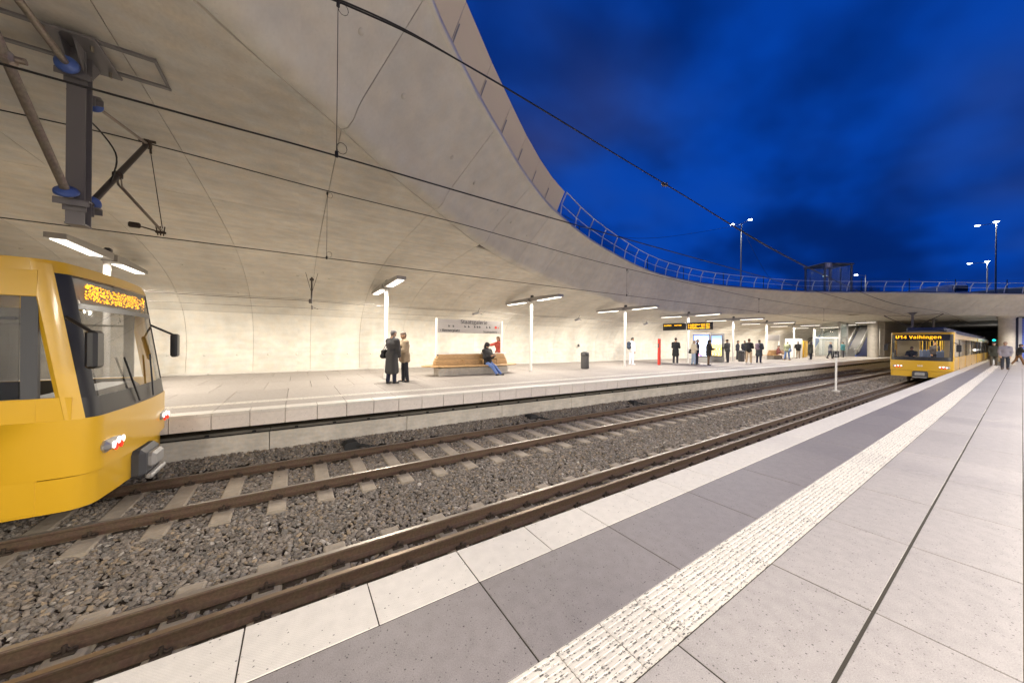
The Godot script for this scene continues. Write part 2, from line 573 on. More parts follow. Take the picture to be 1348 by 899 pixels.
func make_roof() -> void:
	var roof := thing("station_roof", "pale concrete shell vault curving from back wall over the tracks to the open eye", "roof")
	var plug := shape().lathe(Vector3.ZERO, [Vector2(0.0, -0.016), Vector2(0.036, -0.016), Vector2(0.045, 0.0)], 10).mesh()
	var s0 := -3.72 - 2.115 * 3
	var n_bays := 37
	for bay in n_bays:
		var sa := s0 + 2.115 * bay
		var sb := sa + 2.115
		var g := 0.005
		var rows := [[0, 20], [20, 52], [52, prof.size() - 1]]     # wall, haunch, crown: places in the section
		for ri in 3:
			var cols := []
			var nn: int = [10, 14, 8][ri]
			var ok := true
			for k in 5:
				var s := lerpf(sa + g, sb - g, k / 4.0)
				var cp := crease_p(s)
				if ri == 2 and cp > 9.3: ok = false
				if ri == 2 and cp > prof[52].x - 0.1: ok = false
				if not ok: break
				var sec := section(rows[ri][0], cp + 0.012, rows[ri][1])
				if sec.size() < 2: ok = false; break
				sec = resample(sec, nn * 8)
				# stop short of the joint at both ends
				var col := []
				var first: Vector2 = sec[0].lerp(sec[1], clampf(g / maxf(0.001, sec[0].distance_to(sec[1])), 0, 0.9))
				var last: Vector2 = sec[-1].lerp(sec[-2], clampf(g / maxf(0.001, sec[-1].distance_to(sec[-2])), 0, 0.9))
				for q in range(0, sec.size(), 8):
					var v: Vector2 = first if q == 0 else (last if q == sec.size() - 1 else sec[q])
					col.append(V(s, v.y, v.x))
				cols.append(col)
			if not ok: continue
			var o := obj("concrete_panel", slab_from(cols, vault_away, 0.05), M["shell%d" % ((bay * 3 + ri * 2 + (bay * bay) % 3) % 5)], roof)
			if ri < 2 and bay < 12:
				for k in 2:
					var q: Vector3 = cols[1 + k * 2][3 if ri == 0 else 5]
					var pl := obj("tie_plug", plug, M.shell1, o, q)
					pl.quaternion = Quaternion(Vector3.UP, vault_away(q))
	# closed skin behind the panels
	var back := []
	for k in n_bays * 2 + 1:
		var s := s0 + 2.115 * 0.5 * k
		var sec := resample(section(0, crease_p(s) - 0.05, prof.size() - 1), 40)
		var col := []
		for v in sec:
			var q := V(s, v.y, v.x)
			col.append(q + vault_away(q) * 0.045)
		back.append(col)
	obj("shell_core", slab_from(back, vault_away, 0.25), M.joint, roof)
	# rim: from the crease up to the edge of the eye
	var yE := 6.2
	var rim_at := func(o: Array, r: float) -> Vector3:
		var yc := vault_y(o[1])
		var lift: float = smoothstep(0.05, 0.26, r) * 0.1 + clampf((r - 0.13) / 0.87, 0, 1) * 0.9
		return V(lerpf(o[0], o[2], r), lerpf(yc, yE, lift), lerpf(o[1], o[3], r))
	var rim_away := func(q: Vector3) -> Vector3:
		var o := opening_at(q.x)
		return (V(o[0], 0, o[1]) - V(o[2], 0, o[3])).normalized() * 0.6 + Vector3(0, 0.8, 0)
	for bay in range(3, n_bays):
		var sa := maxf(s0 + 2.115 * bay, -3.1)
		var sb := s0 + 2.115 * (bay + 1)
		if sb > 66.5 or sb < -2.0: continue
		var cols := []
		for k in 6:
			var o := opening_at(lerpf(sa + 0.006, sb - 0.006, k / 5.0))
			var col := []
			for j in 15: col.append(rim_at.call(o, lerpf(0.006, 0.995, j / 14.0)))
			cols.append(col)
		var pn := obj("rim_panel", slab_from(cols, rim_away, 0.05), M["shell%d" % ((bay * 2 + 1) % 5)], roof)
		if bay < 14:
			for k in 2:
				var q: Vector3 = cols[1 + k * 3][7]
				var pl := obj("tie_plug", plug, M.shell3, pn, q)
				pl.quaternion = Quaternion(Vector3.UP, rim_away.call(q))
	var rb := []
	for k in 140:
		var o := opening_at(lerpf(-3.15, 66.9, k / 139.0))
		var col := []
		for j in 10:
			var q: Vector3 = rim_at.call(o, j / 9.0)
			col.append(q + rim_away.call(q) * 0.05)
		rb.append(col)
	obj("rim_core", slab_from(rb, rim_away, 0.2), M.joint, roof)
	# edge beam: upright lip round the eye, and the deck that people walk on behind it
	var lip := shape()
	lip.st.set_smooth_group(0)
	var deck := shape()
	for k in dense.size() - 1:
		var a: Array = dense[k]
		var b: Array = dense[k + 1]
		var ia := V(a[2], 0, a[3]); var ib := V(b[2], 0, b[3])
		var oa := (V(a[0], 0, a[1]) - ia).normalized(); var ob := (V(b[0], 0, b[1]) - ib).normalized()
		var u := Vector3.UP
		var mid := (ia + ib) * 0.5 + oa * 0.15 + u * 6.3
		lip.out([ia - oa * 0.02 + u * 6.17, ib - ob * 0.02 + u * 6.17, ib - ob * 0.02 + u * 6.31, ia - oa * 0.02 + u * 6.31], mid)
		lip.out([ia - oa * 0.02 + u * 6.31, ib - ob * 0.02 + u * 6.31, ib + ob * 0.3 + u * 6.31, ia + oa * 0.3 + u * 6.31], mid)
		lip.out([ia - oa * 0.02 + u * 6.17, ib - ob * 0.02 + u * 6.17, ib + ob * 0.1 + u * 6.17, ia + oa * 0.1 + u * 6.17], mid)
		var fa := V(25, 6.28, -2) + (ia - V(25, 0, -2)).normalized() * 130.0
		var fb := V(25, 6.28, -2) + (ib - V(25, 0, -2)).normalized() * 130.0
		deck.out([ia + oa * 0.28 + u * 6.28, ib + ob * 0.28 + u * 6.28, fb, fa], mid - u * 3.0)
	obj("edge_beam", lip.mesh(), M.shell2, roof)
	var dk := obj("plaza", deck.mesh(), M.asphalt)
	tag(dk, "dark asphalt street level plaza round the eye of the roof", "plaza", "", "structure")
	# white kerb along the foot of the back wall
	var kb := shape()
	for k in 24:
		kb.cbox(V(-9.0 + k * 3.0 + 1.5, 0.085, 17.9), Vector3(2.985, 0.075, 0.26), 0.012)
	obj("wall_kerb", kb.mesh(), M.white_tile, roof)

# ---------------------------------------------------------------- eye: screen, railing, net
func edge_point(k: float) -> Array:      # position and inward direction on the edge, k counts samples
	var i := clampi(int(k), 0, dense.size() - 2)
	var t := k - i
	var a: Array = dense[i]; var b: Array = dense[i + 1]
	var q := V(lerpf(a[2], b[2], t), 0, lerpf(a[3], b[3], t))
	var o := V(lerpf(a[0], b[0], t), 0, lerpf(a[1], b[1], t))
	var along := (V(b[2], 0, b[3]) - V(a[2], 0, a[3])).normalized()
	var inn := along.cross(Vector3.UP).normalized()
	if inn.dot(q - o) < 0: inn = -inn
	return [q, inn, along]

func edge_walk(from_s: float, to_s: float, step: float) -> Array:
	# points every "step" metres along the edge
	var r := []
	var k := 0.0
	while k < dense.size() - 2 and dense[int(k)][2] < from_s: k += 1.0
	var last: Vector3 = edge_point(k)[0]
	r.append(edge_point(k))
	while k < dense.size() - 2 and edge_point(k)[0].x < to_s:
		k += 0.02
		var q := edge_point(k)
		if q[0].distance_to(last) >= step:
			r.append(q)
			last = q[0]
	return r

func make_eye() -> void:
	var u := Vector3.UP
	var screen := thing("parapet_screen", "plain beige sheet parapet screen leaning over the roof edge above the wires", "screen")
	var w := edge_walk(-1.1, 8.7, 1.25)
	for i in w.size() - 1:
		var a: Array = w[i]; var b: Array = w[i + 1]
		var grid := []
		for e in [0.006, 0.994]:
			var q: Vector3 = a[0].lerp(b[0], e)
			var inn: Vector3 = a[1].lerp(b[1], e).normalized()
			grid.append([q - inn * 0.22 + u * 6.36, q - inn * 0.05 + u * 6.75, q + inn * 0.14 + u * 7.16])
		obj("sheet", slab_from(grid, func(_q): return -a[1], 0.012), M.screen, screen)
		var br := shape()
		br.tube([a[0] - a[1] * 0.16 + u * 6.38, a[0] + a[1] * 0.02 + u * 6.82], 0.012, 6)
		br.tube([a[0] - a[1] * 0.1 + u * 6.45, a[0] - a[1] * 0.5 + u * 6.32], 0.012, 6)
		obj("bracket", br.mesh(), M.grey_paint, screen)
	var rail := thing("railing", "pale metal railing with inward leaning posts along the roof walkway", "railing")
	var pts := edge_walk(8.4, 63.0, 1.58)
	var post := shape()
	post.box(Vector3(0, 0.22, 0.03), Vector3(0.06, 0.46, 0.03), Basis(Vector3.RIGHT, 0.12))
	post.box(Vector3(0, 0.64, 0.155), Vector3(0.05, 0.46, 0.03), Basis(Vector3.RIGHT, 0.46))
	var pm := post.mesh()
	for q in pts:
		var o := obj("post", pm, M.rail_paint, rail, q[0] + u * 6.38 - q[1] * 0.1)
		o.basis = Basis(q[1].cross(u).normalized() * -1.0, u, q[1])
	for lv in [[0.42, 0.0, 0.015], [0.84, 0.2, 0.022]]:
		var line := []
		for q in pts: line.append(q[0] + u * (6.38 + lv[0]) + q[1] * (lv[1] - 0.06))
		obj("rail_bar", shape().tube(line, lv[2], 6).mesh(), M.rail_paint, rail)
	var net := thing("net_fence", "dark thin posts with wires standing behind the pale railing", "fence")
	var np := edge_walk(9.0, 62.0, 4.6)
	var lines := [[], [], []]
	for q in np:
		var base: Vector3 = q[0] - q[1] * 1.6 + u * 6.3
		obj("post", shape().tube([base, base + u * 1.55], 0.03, 6).mesh(), M.black, net)
		for k in 3: lines[k].append(base + u * (0.6 + 0.45 * k))
	for k in 3: obj("wire", shape().tube(lines[k], 0.006, 4).mesh(), M.wire, net)

# ---------------------------------------------------------------- platforms
func tile_mesh(l: float, wd: float, th := 0.05, ch := 0.0018) -> ArrayMesh:
	return shape().cbox(Vector3(0, -th * 0.5, 0), Vector3(l, th, wd), ch).mesh()

func ribbed_mesh(l: float, p0: float, p1: float) -> ArrayMesh:
	# ribs run along the track; grooves lie at whole thirty-seconds of a metre
	var sh := shape()
	var poly := PackedVector2Array()
	var cut := []
	var k := int(ceil(p0 * 32.0 + 0.3))
	while k / 32.0 < p1 - 0.008:
		cut.append(k / 32.0)
		k += 1
	poly.append(Vector2(p0, -0.04))
	poly.append(Vector2(p0, 0.0))
	for c in cut:
		poly.append(Vector2(c - 0.0075, 0.0))
		poly.append(Vector2(c - 0.0045, -0.0026))
		poly.append(Vector2(c + 0.0045, -0.0026))
		poly.append(Vector2(c + 0.0075, 0.0))
	poly.append(Vector2(p1, 0.0))
	poly.append(Vector2(p1, -0.04))
	sh.sweep2(poly, func(q): return V(-l * 0.5, q.y, q.x), Vector3(l, 0, 0))
	return sh.mesh()

func make_near_platform() -> void:
	var pf := thing("platform_near", "near platform paved in pale slabs with white edge and ribbed guidance strip", "platform", Vector3.ZERO, 0.0, "", "structure")
	var bs := shape()
	bs.box(V(33, -0.58, -4.95), Vector3(90, 1.1, 13.9))
	obj("base", bs.mesh(), M.concrete, pf)
	obj("joint_bed", shape().box(V(33, -0.015, -2.4), Vector3(89.9, 0.022, 9.2)).mesh(), M.joint_fill, pf)
	obj("joint_gravel", shape().box(V(25, -0.017, 0.4535), Vector3(60, 0.032, 0.0145)).mesh(), M.joint_fill, pf)
	rng.seed = 5
	var white := tile_mesh(0.593, 0.358)
	for k in 76:
		var o := obj("edge_tile", white, M.white_tile, pf, V(-0.219 + 0.6 * (k - 7) + 0.3, rng.randf_range(-0.001, 0.001), 2.045))
		o.rotation.y = rng.randf_range(-0.001, 0.001)
	var dark := tile_mesh(1.191, 0.613)
	for k in 38:
		obj("dark_slab", dark, M["dark_slab%d" % rng.randi_range(0, 3)], pf, V(-0.219 + 1.2 * (k - 3) + 0.6, rng.randf_range(-0.001, 0.001), 1.552))
	var rib := ribbed_mesh(0.3, 0.943, 1.24)
	for k in 52:
		obj("guidance_tile", rib, M.tactile, pf, V(1.08 + 0.305 * (k - 11) + 0.152, 0.002, 0))
	var rib_long := ribbed_mesh(3.045, 0.943, 1.24)
	for k in 11:
		obj("guidance_tile", rib_long, M.tactile, pf, V(1.08 + 0.305 * 41 + 3.05 * k + 1.525, 0.002, 0))
	var cols := [[0.461, 0.937, 0.004], [-0.012, 0.446, 0.004], [-1.1, -0.02, 0.005], [-2.25, -1.108, 0.005], [-3.4, -2.258, 0.005], [-4.55, -3.408, 0.005], [-5.7, -4.558, 0.005], [-6.85, -5.708, 0.005]]
	for ci in cols.size():
		var c: Array = cols[ci]
		var ms := tile_mesh(1.140, c[1] - c[0])
		for k in 40 if ci < 3 else 26:
			obj("pale_slab", ms, M["slab%d" % rng.randi_range(0, 3)], pf, V(1.63 + 1.15 * (k - 4) + 0.575, rng.randf_range(-0.0012, 0.0012), (c[0] + c[1]) * 0.5))
	# beyond the pieces that can be told apart: plain strips
	for st in [[1.87, 2.224, "white_tile", 41.2], [1.247, 1.86, "dark_slab0", 41.8], [-1.1, 0.937, "slab0", 43.05], [-6.85, -1.108, "slab0", 26.95]]:
		obj("far_paving", shape().box(V((st[3] + 78.0) * 0.5, -0.026, (st[0] + st[1]) * 0.5), Vector3(78.0 - st[3], 0.05, st[1] - st[0] - 0.01)).mesh(), M[st[2]], pf)

func make_far_platform() -> void:
	var pf := thing("platform_far", "far platform with pale face plates, edge strip and broad worn slabs", "platform", Vector3.ZERO, 0.0, "", "structure")
	obj("base", shape().box(V(33, -0.56, 13.9), Vector3(92, 1.12, 8.9)).mesh(), M.joint_fill, pf)
	obj("foundation_core", shape().box(V(33, -0.88, 9.38), Vector3(92, 0.68, 0.6)).mesh(), M.joint, pf)
	var fb := shape().cbox(V(0, -0.87, 9.32), Vector3(2.988, 0.70, 0.6), 0.006).mesh()
	for k in 30: obj("foundation_block", fb, M.concrete, pf, Vector3(-11.0 + 3.0 * k, 0, 0))
	rng.seed = 6
	var edge := shape()
	edge.cbox(V(0, 0.02, 8.835), Vector3(0.592, 0.06, 0.37), 0.004)
	var em := edge.mesh()
	var face := shape().cbox(V(0, -0.145, 8.685), Vector3(0.59, 0.262, 0.05), 0.004).mesh()
	var dark := tile_mesh(1.192, 0.613)
	var cols := [[9.955, 11.95], [11.96, 13.95], [13.96, 15.95], [15.96, 17.78]]
	var slabs := []
	for c in cols: slabs.append(tile_mesh(1.19, c[1] - c[0]))
	for k in 116:
		var o := obj("edge_tile", em, M.white_tile, pf, Vector3(-7.5 + 0.6 * k + 0.09 + 0.3, rng.randf_range(-0.001, 0.001), 0))
		obj("face_plate", face, M.face_plate, o)
	for k in 58:
		var s := -7.41 + 1.2 * k + 0.6
		obj("dark_slab", dark, M["far_slab%d" % rng.randi_range(0, 3)], pf, V(s, 0.048, 9.335))
		for ci in 4:
			obj("slab", slabs[ci], M["far_slab%d" % rng.randi_range(0, 3)], pf, V(s + (0.6 if ci % 2 == 1 else 0.0), 0.048 + rng.randf_range(-0.001, 0.001), (cols[ci][0] + cols[ci][1]) * 0.5))
	var rib := ribbed_mesh(5.99, 9.652, 9.944)
	for k in 12:
		obj("guidance_tile", rib, M.tactile, pf, Vector3(-4.4 + 6.0 * k, 0.05, 0))
	# dark beam behind the face plates, cable on clips
	obj("edge_beam", shape().box(V(33, -0.15, 9.2), Vector3(92, 0.24, 0.8)).mesh(), M.concrete, pf)
	var cb := thing("platform_cable", "black cable clipped along the wall under the far platform", "cable")
	var line := []
	for k in 121: line.append(V(-8 + 0.55 * k, -0.50 - 0.006 * absf(sin(k * PI / 1.4)), 9.05))
	obj("cable", shape().tube(line, 0.014, 6).mesh(), M.wire, cb)
	for k in 80:
		obj("clip", shape().cbox(V(-7.7 + 0.77 * k, -0.49, 9.06), Vector3(0.07, 0.06, 0.05), 0.012).mesh(), M.black, cb)

# ---------------------------------------------------------------- tracks
func rail_poly() -> PackedVector2Array:
	# half section mirrored: foot 125 mm, height 148 mm, head 67 mm
	var h := [[0.0625, 0.0], [0.0625, 0.009], [0.03, 0.022], [0.009, 0.034], [0.008, 0.10], [0.014, 0.112], [0.033, 0.118], [0.0335, 0.138], [0.029, 0.1455], [0.018, 0.148]]
	var r := PackedVector2Array()
	for q in h: r.append(Vector2(q[0], q[1]))
	for k in range(h.size() - 1, -1, -1): r.append(Vector2(-h[k][0], h[k][1]))
	return r

func sleeper_mesh(l: float) -> ArrayMesh:
	var sh := shape()
	var half := l * 0.5
	var outline := [Vector3(-0.15, -0.2, 0), Vector3(-0.12, -0.012, 0), Vector3(-0.1, 0, 0), Vector3(0.1, 0, 0), Vector3(0.12, -0.012, 0), Vector3(0.15, -0.2, 0)]
	var o := []
	for q in outline: o.append(q + Vector3(0, 0, -half))
	sh.prism(o, Vector3(0, 0, l))
	return sh.mesh()

func clip_mesh() -> ArrayMesh:
	# elastic clip: bent spring wire, its bolt and guide plate, both sides of the rail
	var sh := shape()
	for sg in [-1.0, 1.0]:
		sh.cbox(Vector3(0, 0.012, sg * 0.085), Vector3(0.13, 0.022, 0.06), 0.005)
		var w := []
		for q in [[-0.055, 0.02, 0.055], [-0.06, 0.045, 0.085], [-0.035, 0.05, 0.11], [-0.012, 0.042, 0.07], [0.012, 0.042, 0.07], [0.035, 0.05, 0.11], [0.06, 0.045, 0.085], [0.055, 0.02, 0.055]]:
			w.append(Vector3(q[0], q[1], sg * q[2]))
		sh.tube(w, 0.011, 5)
		sh.tube([Vector3(0, 0.01, sg * 0.085), Vector3(0, 0.082, sg * 0.085)], 0.018, 6)
	return sh.mesh()

func make_tracks() -> void:
	var bed := obj("track_bed", shape().box(V(50, -1.28, 6.2), Vector3(120, 0.26, 8.4)).mesh(), M.ballast_bed)
	tag(bed, "dark ground under the ballast between the platforms", "track bed", "", "structure")
	var added_ground := obj("ground", shape().box(V(40, -1.6, 0), Vector3(500, 0.3, 500)).mesh(), M.ballast_bed)  # unseen sheet, added to keep sky light from coming up from below
	tag(added_ground, "unseen earth sheet added under the station to block light from below", "ground", "", "structure")
	var clips := clip_mesh()
	var plan := [
		["railway_track", "two-rail track beside the far platform with pale concrete sleepers", [6.625, 8.06], 7.34, 2.4],
		["railway_track", "three-rail track along the near platform edge with brown rail sides", [2.88, 3.88, 4.315], 3.6, 2.3]]
	for t in plan:
		var tr := thing(t[0], t[1], "track", Vector3.ZERO, 0.0, "", "structure")
		for ri in t[2].size():
			var rp: float = t[2][ri]
			var poly := rail_poly()
			var r := obj("rail", shape().sweep2(poly, func(q): return V(-9.0, -1.068 + q.y, rp + q.x), Vector3(125, 0, 0)).mesh(), M.rail, tr)
			obj("running_surface", shape().box(V(53.5, -0.9195, rp), Vector3(124.8, 0.002, 0.05)).mesh(), M.rail_top if not (t[3] < 5 and ri == 1) else M.rail_worn, r)
		var sm := sleeper_mesh(t[4])
		for k in 76:
			var s := -1.57 + 0.662 * (k - 9)
			var o := obj("sleeper", sm, M.sleeper, tr, V(s, -1.07, t[3]), 0.0)
			if k < 45:
				for rp in t[2]: obj("rail_clip", clips, M.clip, o, V(0, 0.0, rp - t[3]))
	make_ballast()
	# things lying at the track
	rng.seed = 31
	for bx in [[1.08, 8.62, "black rubber hump cover beside the rail below the standing couple"], [6.45, 8.75, "black rubber hump cover beside the rail below the timber bench"], [11.6, 8.7, "black rubber hump cover beside the rail below the litter bin"]]:
		var o := thing("cable_hump", bx[2], "cable cover", V(bx[0], -1.0, bx[1]), 0.1)
		var sh := shape()
		sh.prism([Vector3(-0.17, -0.12, -0.15), Vector3(-0.16, 0.09, -0.15), Vector3(-0.1, 0.14, -0.15), Vector3(0.1, 0.14, -0.15), Vector3(0.16, 0.08, -0.15), Vector3(0.17, -0.12, -0.15)], Vector3(0, 0, 0.3))
		obj("cover", sh.mesh(), M.rubber, o)
		obj("hose", shape().tube([Vector3(0.05, 0.02, 0.1), Vector3(0.2, 0.06, 0.22), Vector3(0.45, -0.02, 0.32), Vector3(0.8, -0.1, 0.36)], 0.03, 7).mesh(), M.rubber, o)

func make_ballast() -> void:
	rng.seed = 404
	var hold := thing("ballast", "brown grey crushed stone ballast between and beside the tracks", "gravel", Vector3.ZERO, 0.0, "", "stuff")
	var kinds := 6
	var meshes := []
	for k in kinds:
		var ico := []
		# twelve corners pushed in and out: a broken stone with flat faces
		var gr := (1.0 + sqrt(5.0)) / 2.0
		for q in [[-1, gr, 0], [1, gr, 0], [-1, -gr, 0], [1, -gr, 0], [0, -1, gr], [0, 1, gr], [0, -1, -gr], [0, 1, -gr], [gr, 0, -1], [gr, 0, 1], [-gr, 0, -1], [-gr, 0, 1]]:
			ico.append(Vector3(q[0], q[1], q[2]).normalized() * rng.randf_range(0.55, 1.3) * Vector3(1.2, 0.7, 0.9))
		var sh := shape()
		for f in [[0, 11, 5], [0, 5, 1], [0, 1, 7], [0, 7, 10], [0, 10, 11], [1, 5, 9], [5, 11, 4], [11, 10, 2], [10, 7, 6], [7, 1, 8], [3, 9, 4], [3, 4, 2], [3, 2, 6], [3, 6, 8], [3, 8, 9], [4, 9, 5], [2, 4, 11], [6, 2, 10], [8, 6, 7], [9, 8, 1]]:
			sh.out([ico[f[0]], ico[f[1]], ico[f[2]]], Vector3.ZERO)
		meshes.append(sh.mesh())
	var lists := []
	for k in kinds: lists.append([])
	var zones := [[-6.0, 5.0, 960.0, 1.0], [5.0, 11.0, 740.0, 1.05], [11.0, 22.0, 400.0, 1.15], [22.0, 48.0, 150.0, 1.6]]
	for z in zones:
		var n := int((z[1] - z[0]) * 6.3 * z[2])
		for k in n:
			var s := rng.randf_range(z[0], z[1])
			var p := rng.randf_range(2.75, 9.05)
			var top := -1.098
			# heap against the far wall, hollows between sleepers
			if p > 8.2: top += smoothstep(8.15, 9.0, p) * 0.2
			if p > 4.85 and p < 6.0: top += 0.012
			top += 0.012 * sin(s * 3.1 + p * 2.0) * sin(p * 4.3 - s)
			var size: float = rng.randf_range(0.019, 0.037) * z[3]
			if rng.randf() < 0.06: size *= 1.3
			# no stones on the sleepers
			var m := fposmod(s + 1.57 + 0.331, 0.662) - 0.331
			var on_far := p > 6.14 - size and p < 8.54 and absf(m) < 0.125
			var on_near := p < 4.75 + size * 0.6 and absf(m) < 0.125
			if (on_far or on_near) and not (rng.randf() < 0.025): continue
			for rp in [6.625, 8.06, 2.88, 3.88, 4.315]:
				if absf(p - rp) < 0.075: size = 0.0
			if size == 0.0: continue
			var b := Basis.from_euler(Vector3(rng.randf_range(-0.5, 0.5), rng.randf() * TAU, rng.randf_range(-0.5, 0.5))).scaled_local(Vector3.ONE * size)
			var tone := rng.randf_range(0.125, 0.265)
			var hue := rng.randf()
			var col := Color(tone, tone * 0.86, tone * 0.72)
			if hue < 0.25: col = Color(tone * 0.88, tone * 0.8, tone * 0.71)
			elif hue < 0.36: col = Color(tone * 1.25, tone * 0.98, tone * 0.68)
			elif hue < 0.40: col = Color(tone * 1.7, tone * 1.55, tone * 1.35)
			lists[rng.randi_range(0, kinds - 1)].append([Transform3D(b, V(s, top + rng.randf_range(-0.03, 0.004), p)), col])
	for k in kinds:
		var mm := MultiMesh.new()
		mm.transform_format = MultiMesh.TRANSFORM_3D
		mm.use_colors = true
		mm.mesh = meshes[k]
		mm.instance_count = lists[k].size()
		for i in lists[k].size():
			mm.set_instance_transform(i, lists[k][i][0])
			mm.set_instance_color(i, lists[k][i][1])
		var o := MultiMeshInstance3D.new()
		o.name = "stones"
		o.multimesh = mm
		o.material_override = M.stone
		hold.add_child(o, true)

# ---------------------------------------------------------------- lights on posts
func area_light(parent: Node, at: Vector3, size: Vector2, energy: float, c := Color(1.0, 0.96, 0.9)) -> void:
	var l := AreaLight3D.new()
	l.name = "lamp_light"
	l.area_size = size
	l.light_energy = energy
	l.light_color = c
	l.shadow_enabled = true
	l.position = at
	l.rotation_degrees = Vector3(-90, 0, 0)      # shines straight down
	parent.add_child(l, true)

func make_lamp(called: String, label: String, at: Vector3, group: String) -> Node3D:
	var t := thing(called, label, "lamp post", at, 0.0, group)
	obj("post", shape().tube([Vector3(0, 0, 0), Vector3(0, 3.46, 0)], 0.068, 14).mesh(), M.white_paint, t)
	obj("foot_plate", shape().lathe(Vector3.ZERO, [Vector2(0.0, 0.012), Vector2(0.13, 0.012), Vector2(0.13, 0.0)], 16).mesh(), M.grey_paint, t)
	obj("bracket", shape().cbox(Vector3(0, 3.55, 0), Vector3(0.14, 0.22, 0.2), 0.015).mesh(), M.grey_paint, t)
	obj("loudspeaker", shape().cbox(Vector3(0.02, 3.72, 0.02), Vector3(0.13, 0.12, 0.16), 0.03).mesh(), M.dark_grey, t)
	for sg in [-1.0, 1.0]:
		var sh := shape()
		# flat case, thinner towards its outer end
		var z0: float = 0.1 * sg
		var z1: float = 2.2 * sg
		var o := []
		for q in [[z0, 3.46], [z1, 3.475], [z1, 3.585], [z0 + sg * 0.5, 3.64], [z0, 3.64]]: o.append(Vector3(-0.15, q[1], q[0]))
		sh.prism(o, Vector3(0.30, 0, 0))
		var hd := obj("lamp_head", sh.mesh(), M.lamp_case, t)
		var pn := shape().cbox(Vector3(0, 3.459, sg * 1.34), Vector3(0.22, 0.012, 1.55), 0.004, Basis(Vector3.RIGHT, -sg * 0.007))
		obj("light_panel", pn.mesh(), M.light_panel, hd)
		for z in [0.95, 1.73]: bulb(t, Vector3(0, 3.40, sg * z), LAMP)
	return t

const LAMP := 8.6

func bulb(parent: Node, at: Vector3, energy: float, c := Color(1.0, 0.96, 0.9)) -> void:
	var l := SpotLight3D.new()       # opal strip: shines down and sideways, not up
	l.name = "lamp_light"
	l.light_energy = energy
	l.light_color = c
	l.light_size = 0.035
	l.spot_angle = 89.5
	l.spot_angle_attenuation = 0.3
	l.spot_range = 60.0
	l.spot_attenuation = 2.0
	l.rotation_degrees = Vector3(-90, 0, 0)
	l.shadow_enabled = true
	l.position = at
	parent.add_child(l, true)


func make_lamps() -> void:
	var g := "twin arm lamp posts on the far platform"
	var l := make_lamp("platform_lamp", "white twin arm lamp post standing behind the passing yellow tram", V(-4.15, 0.05, 12.9), g)
	for q in [[2.85, "white twin arm lamp post right behind the couple in coats"], [9.76, "white twin arm lamp post between timber bench and litter bin"], [16.9, "white twin arm lamp post beside the person dressed in white"], [24.0, "white twin arm lamp post carrying the amber departure boards"], [30.9, "white twin arm lamp post beyond the lit poster cases"]]:
		copy_of(l, "platform_lamp", q[1], V(q[0], 0.05, 13.3), 0.0, g)
	for q in [[38.2, "white twin arm lamp post beside the distant timber bench"], [45.3, "white twin arm lamp post beside the white cabinet"], [51.8, "white twin arm lamp post right before the glass lift"]]:
		copy_of(l, "platform_lamp", q[1], V(q[0], 0.05, 13.5), 0.0, g)
	for s in [-8.6, -3.6, 1.4, 6.4, 11.4, 16.4, 21.4, 27.4, 34.4, 42.4, 50.4, 57.0]:
		copy_of(l, "platform_lamp", "white twin arm lamp post on the near platform behind the camera", V(s, 0.0, -3.5), 0.0, "twin arm lamp posts on the near platform")
	# back wall of the near platform: it throws the lamplight back over the tracks
	var wl := thing("back_wall", "pale concrete back wall of the near platform", "wall", V(26, 0, -7.3))
	for k in 18:
		obj("concrete_panel", shape().cbox(Vector3(-34.0 + 4.0 * k, 2.25, 0), Vector3(3.98, 4.5, 0.3), 0.01).mesh(), M["shell%d" % (k % 5)], wl)

# ---------------------------------------------------------------- overhead line
func bar(a: Vector3, b: Vector3, r: float, n := 10) -> ArrayMesh:
	return shape().tube([a, b], r, n).mesh()

func disc(at: Vector3, dir: Vector3, r: float, th: float) -> ArrayMesh:
	var d := dir.normalized()
	return shape().tube([at - d * th, at - d * th * 0.3, at + d * th * 0.5, at + d * th], [r * 0.45, r, r * 0.9, r * 0.35], 20).mesh()

func sag_line(pts: Array) -> Array:
	# smooth line through the given points
	var r := []
	for i in pts.size() - 1:
		var a: Vector3 = pts[max(0, i - 1)]
		var b: Vector3 = pts[i]
		var c: Vector3 = pts[i + 1]
		var d: Vector3 = pts[min(pts.size() - 1, i + 2)]
		for j in 8:
			r.append(b.cubic_interpolate(c, a, d, j / 8.0))
	r.append(pts[-1])
	return r

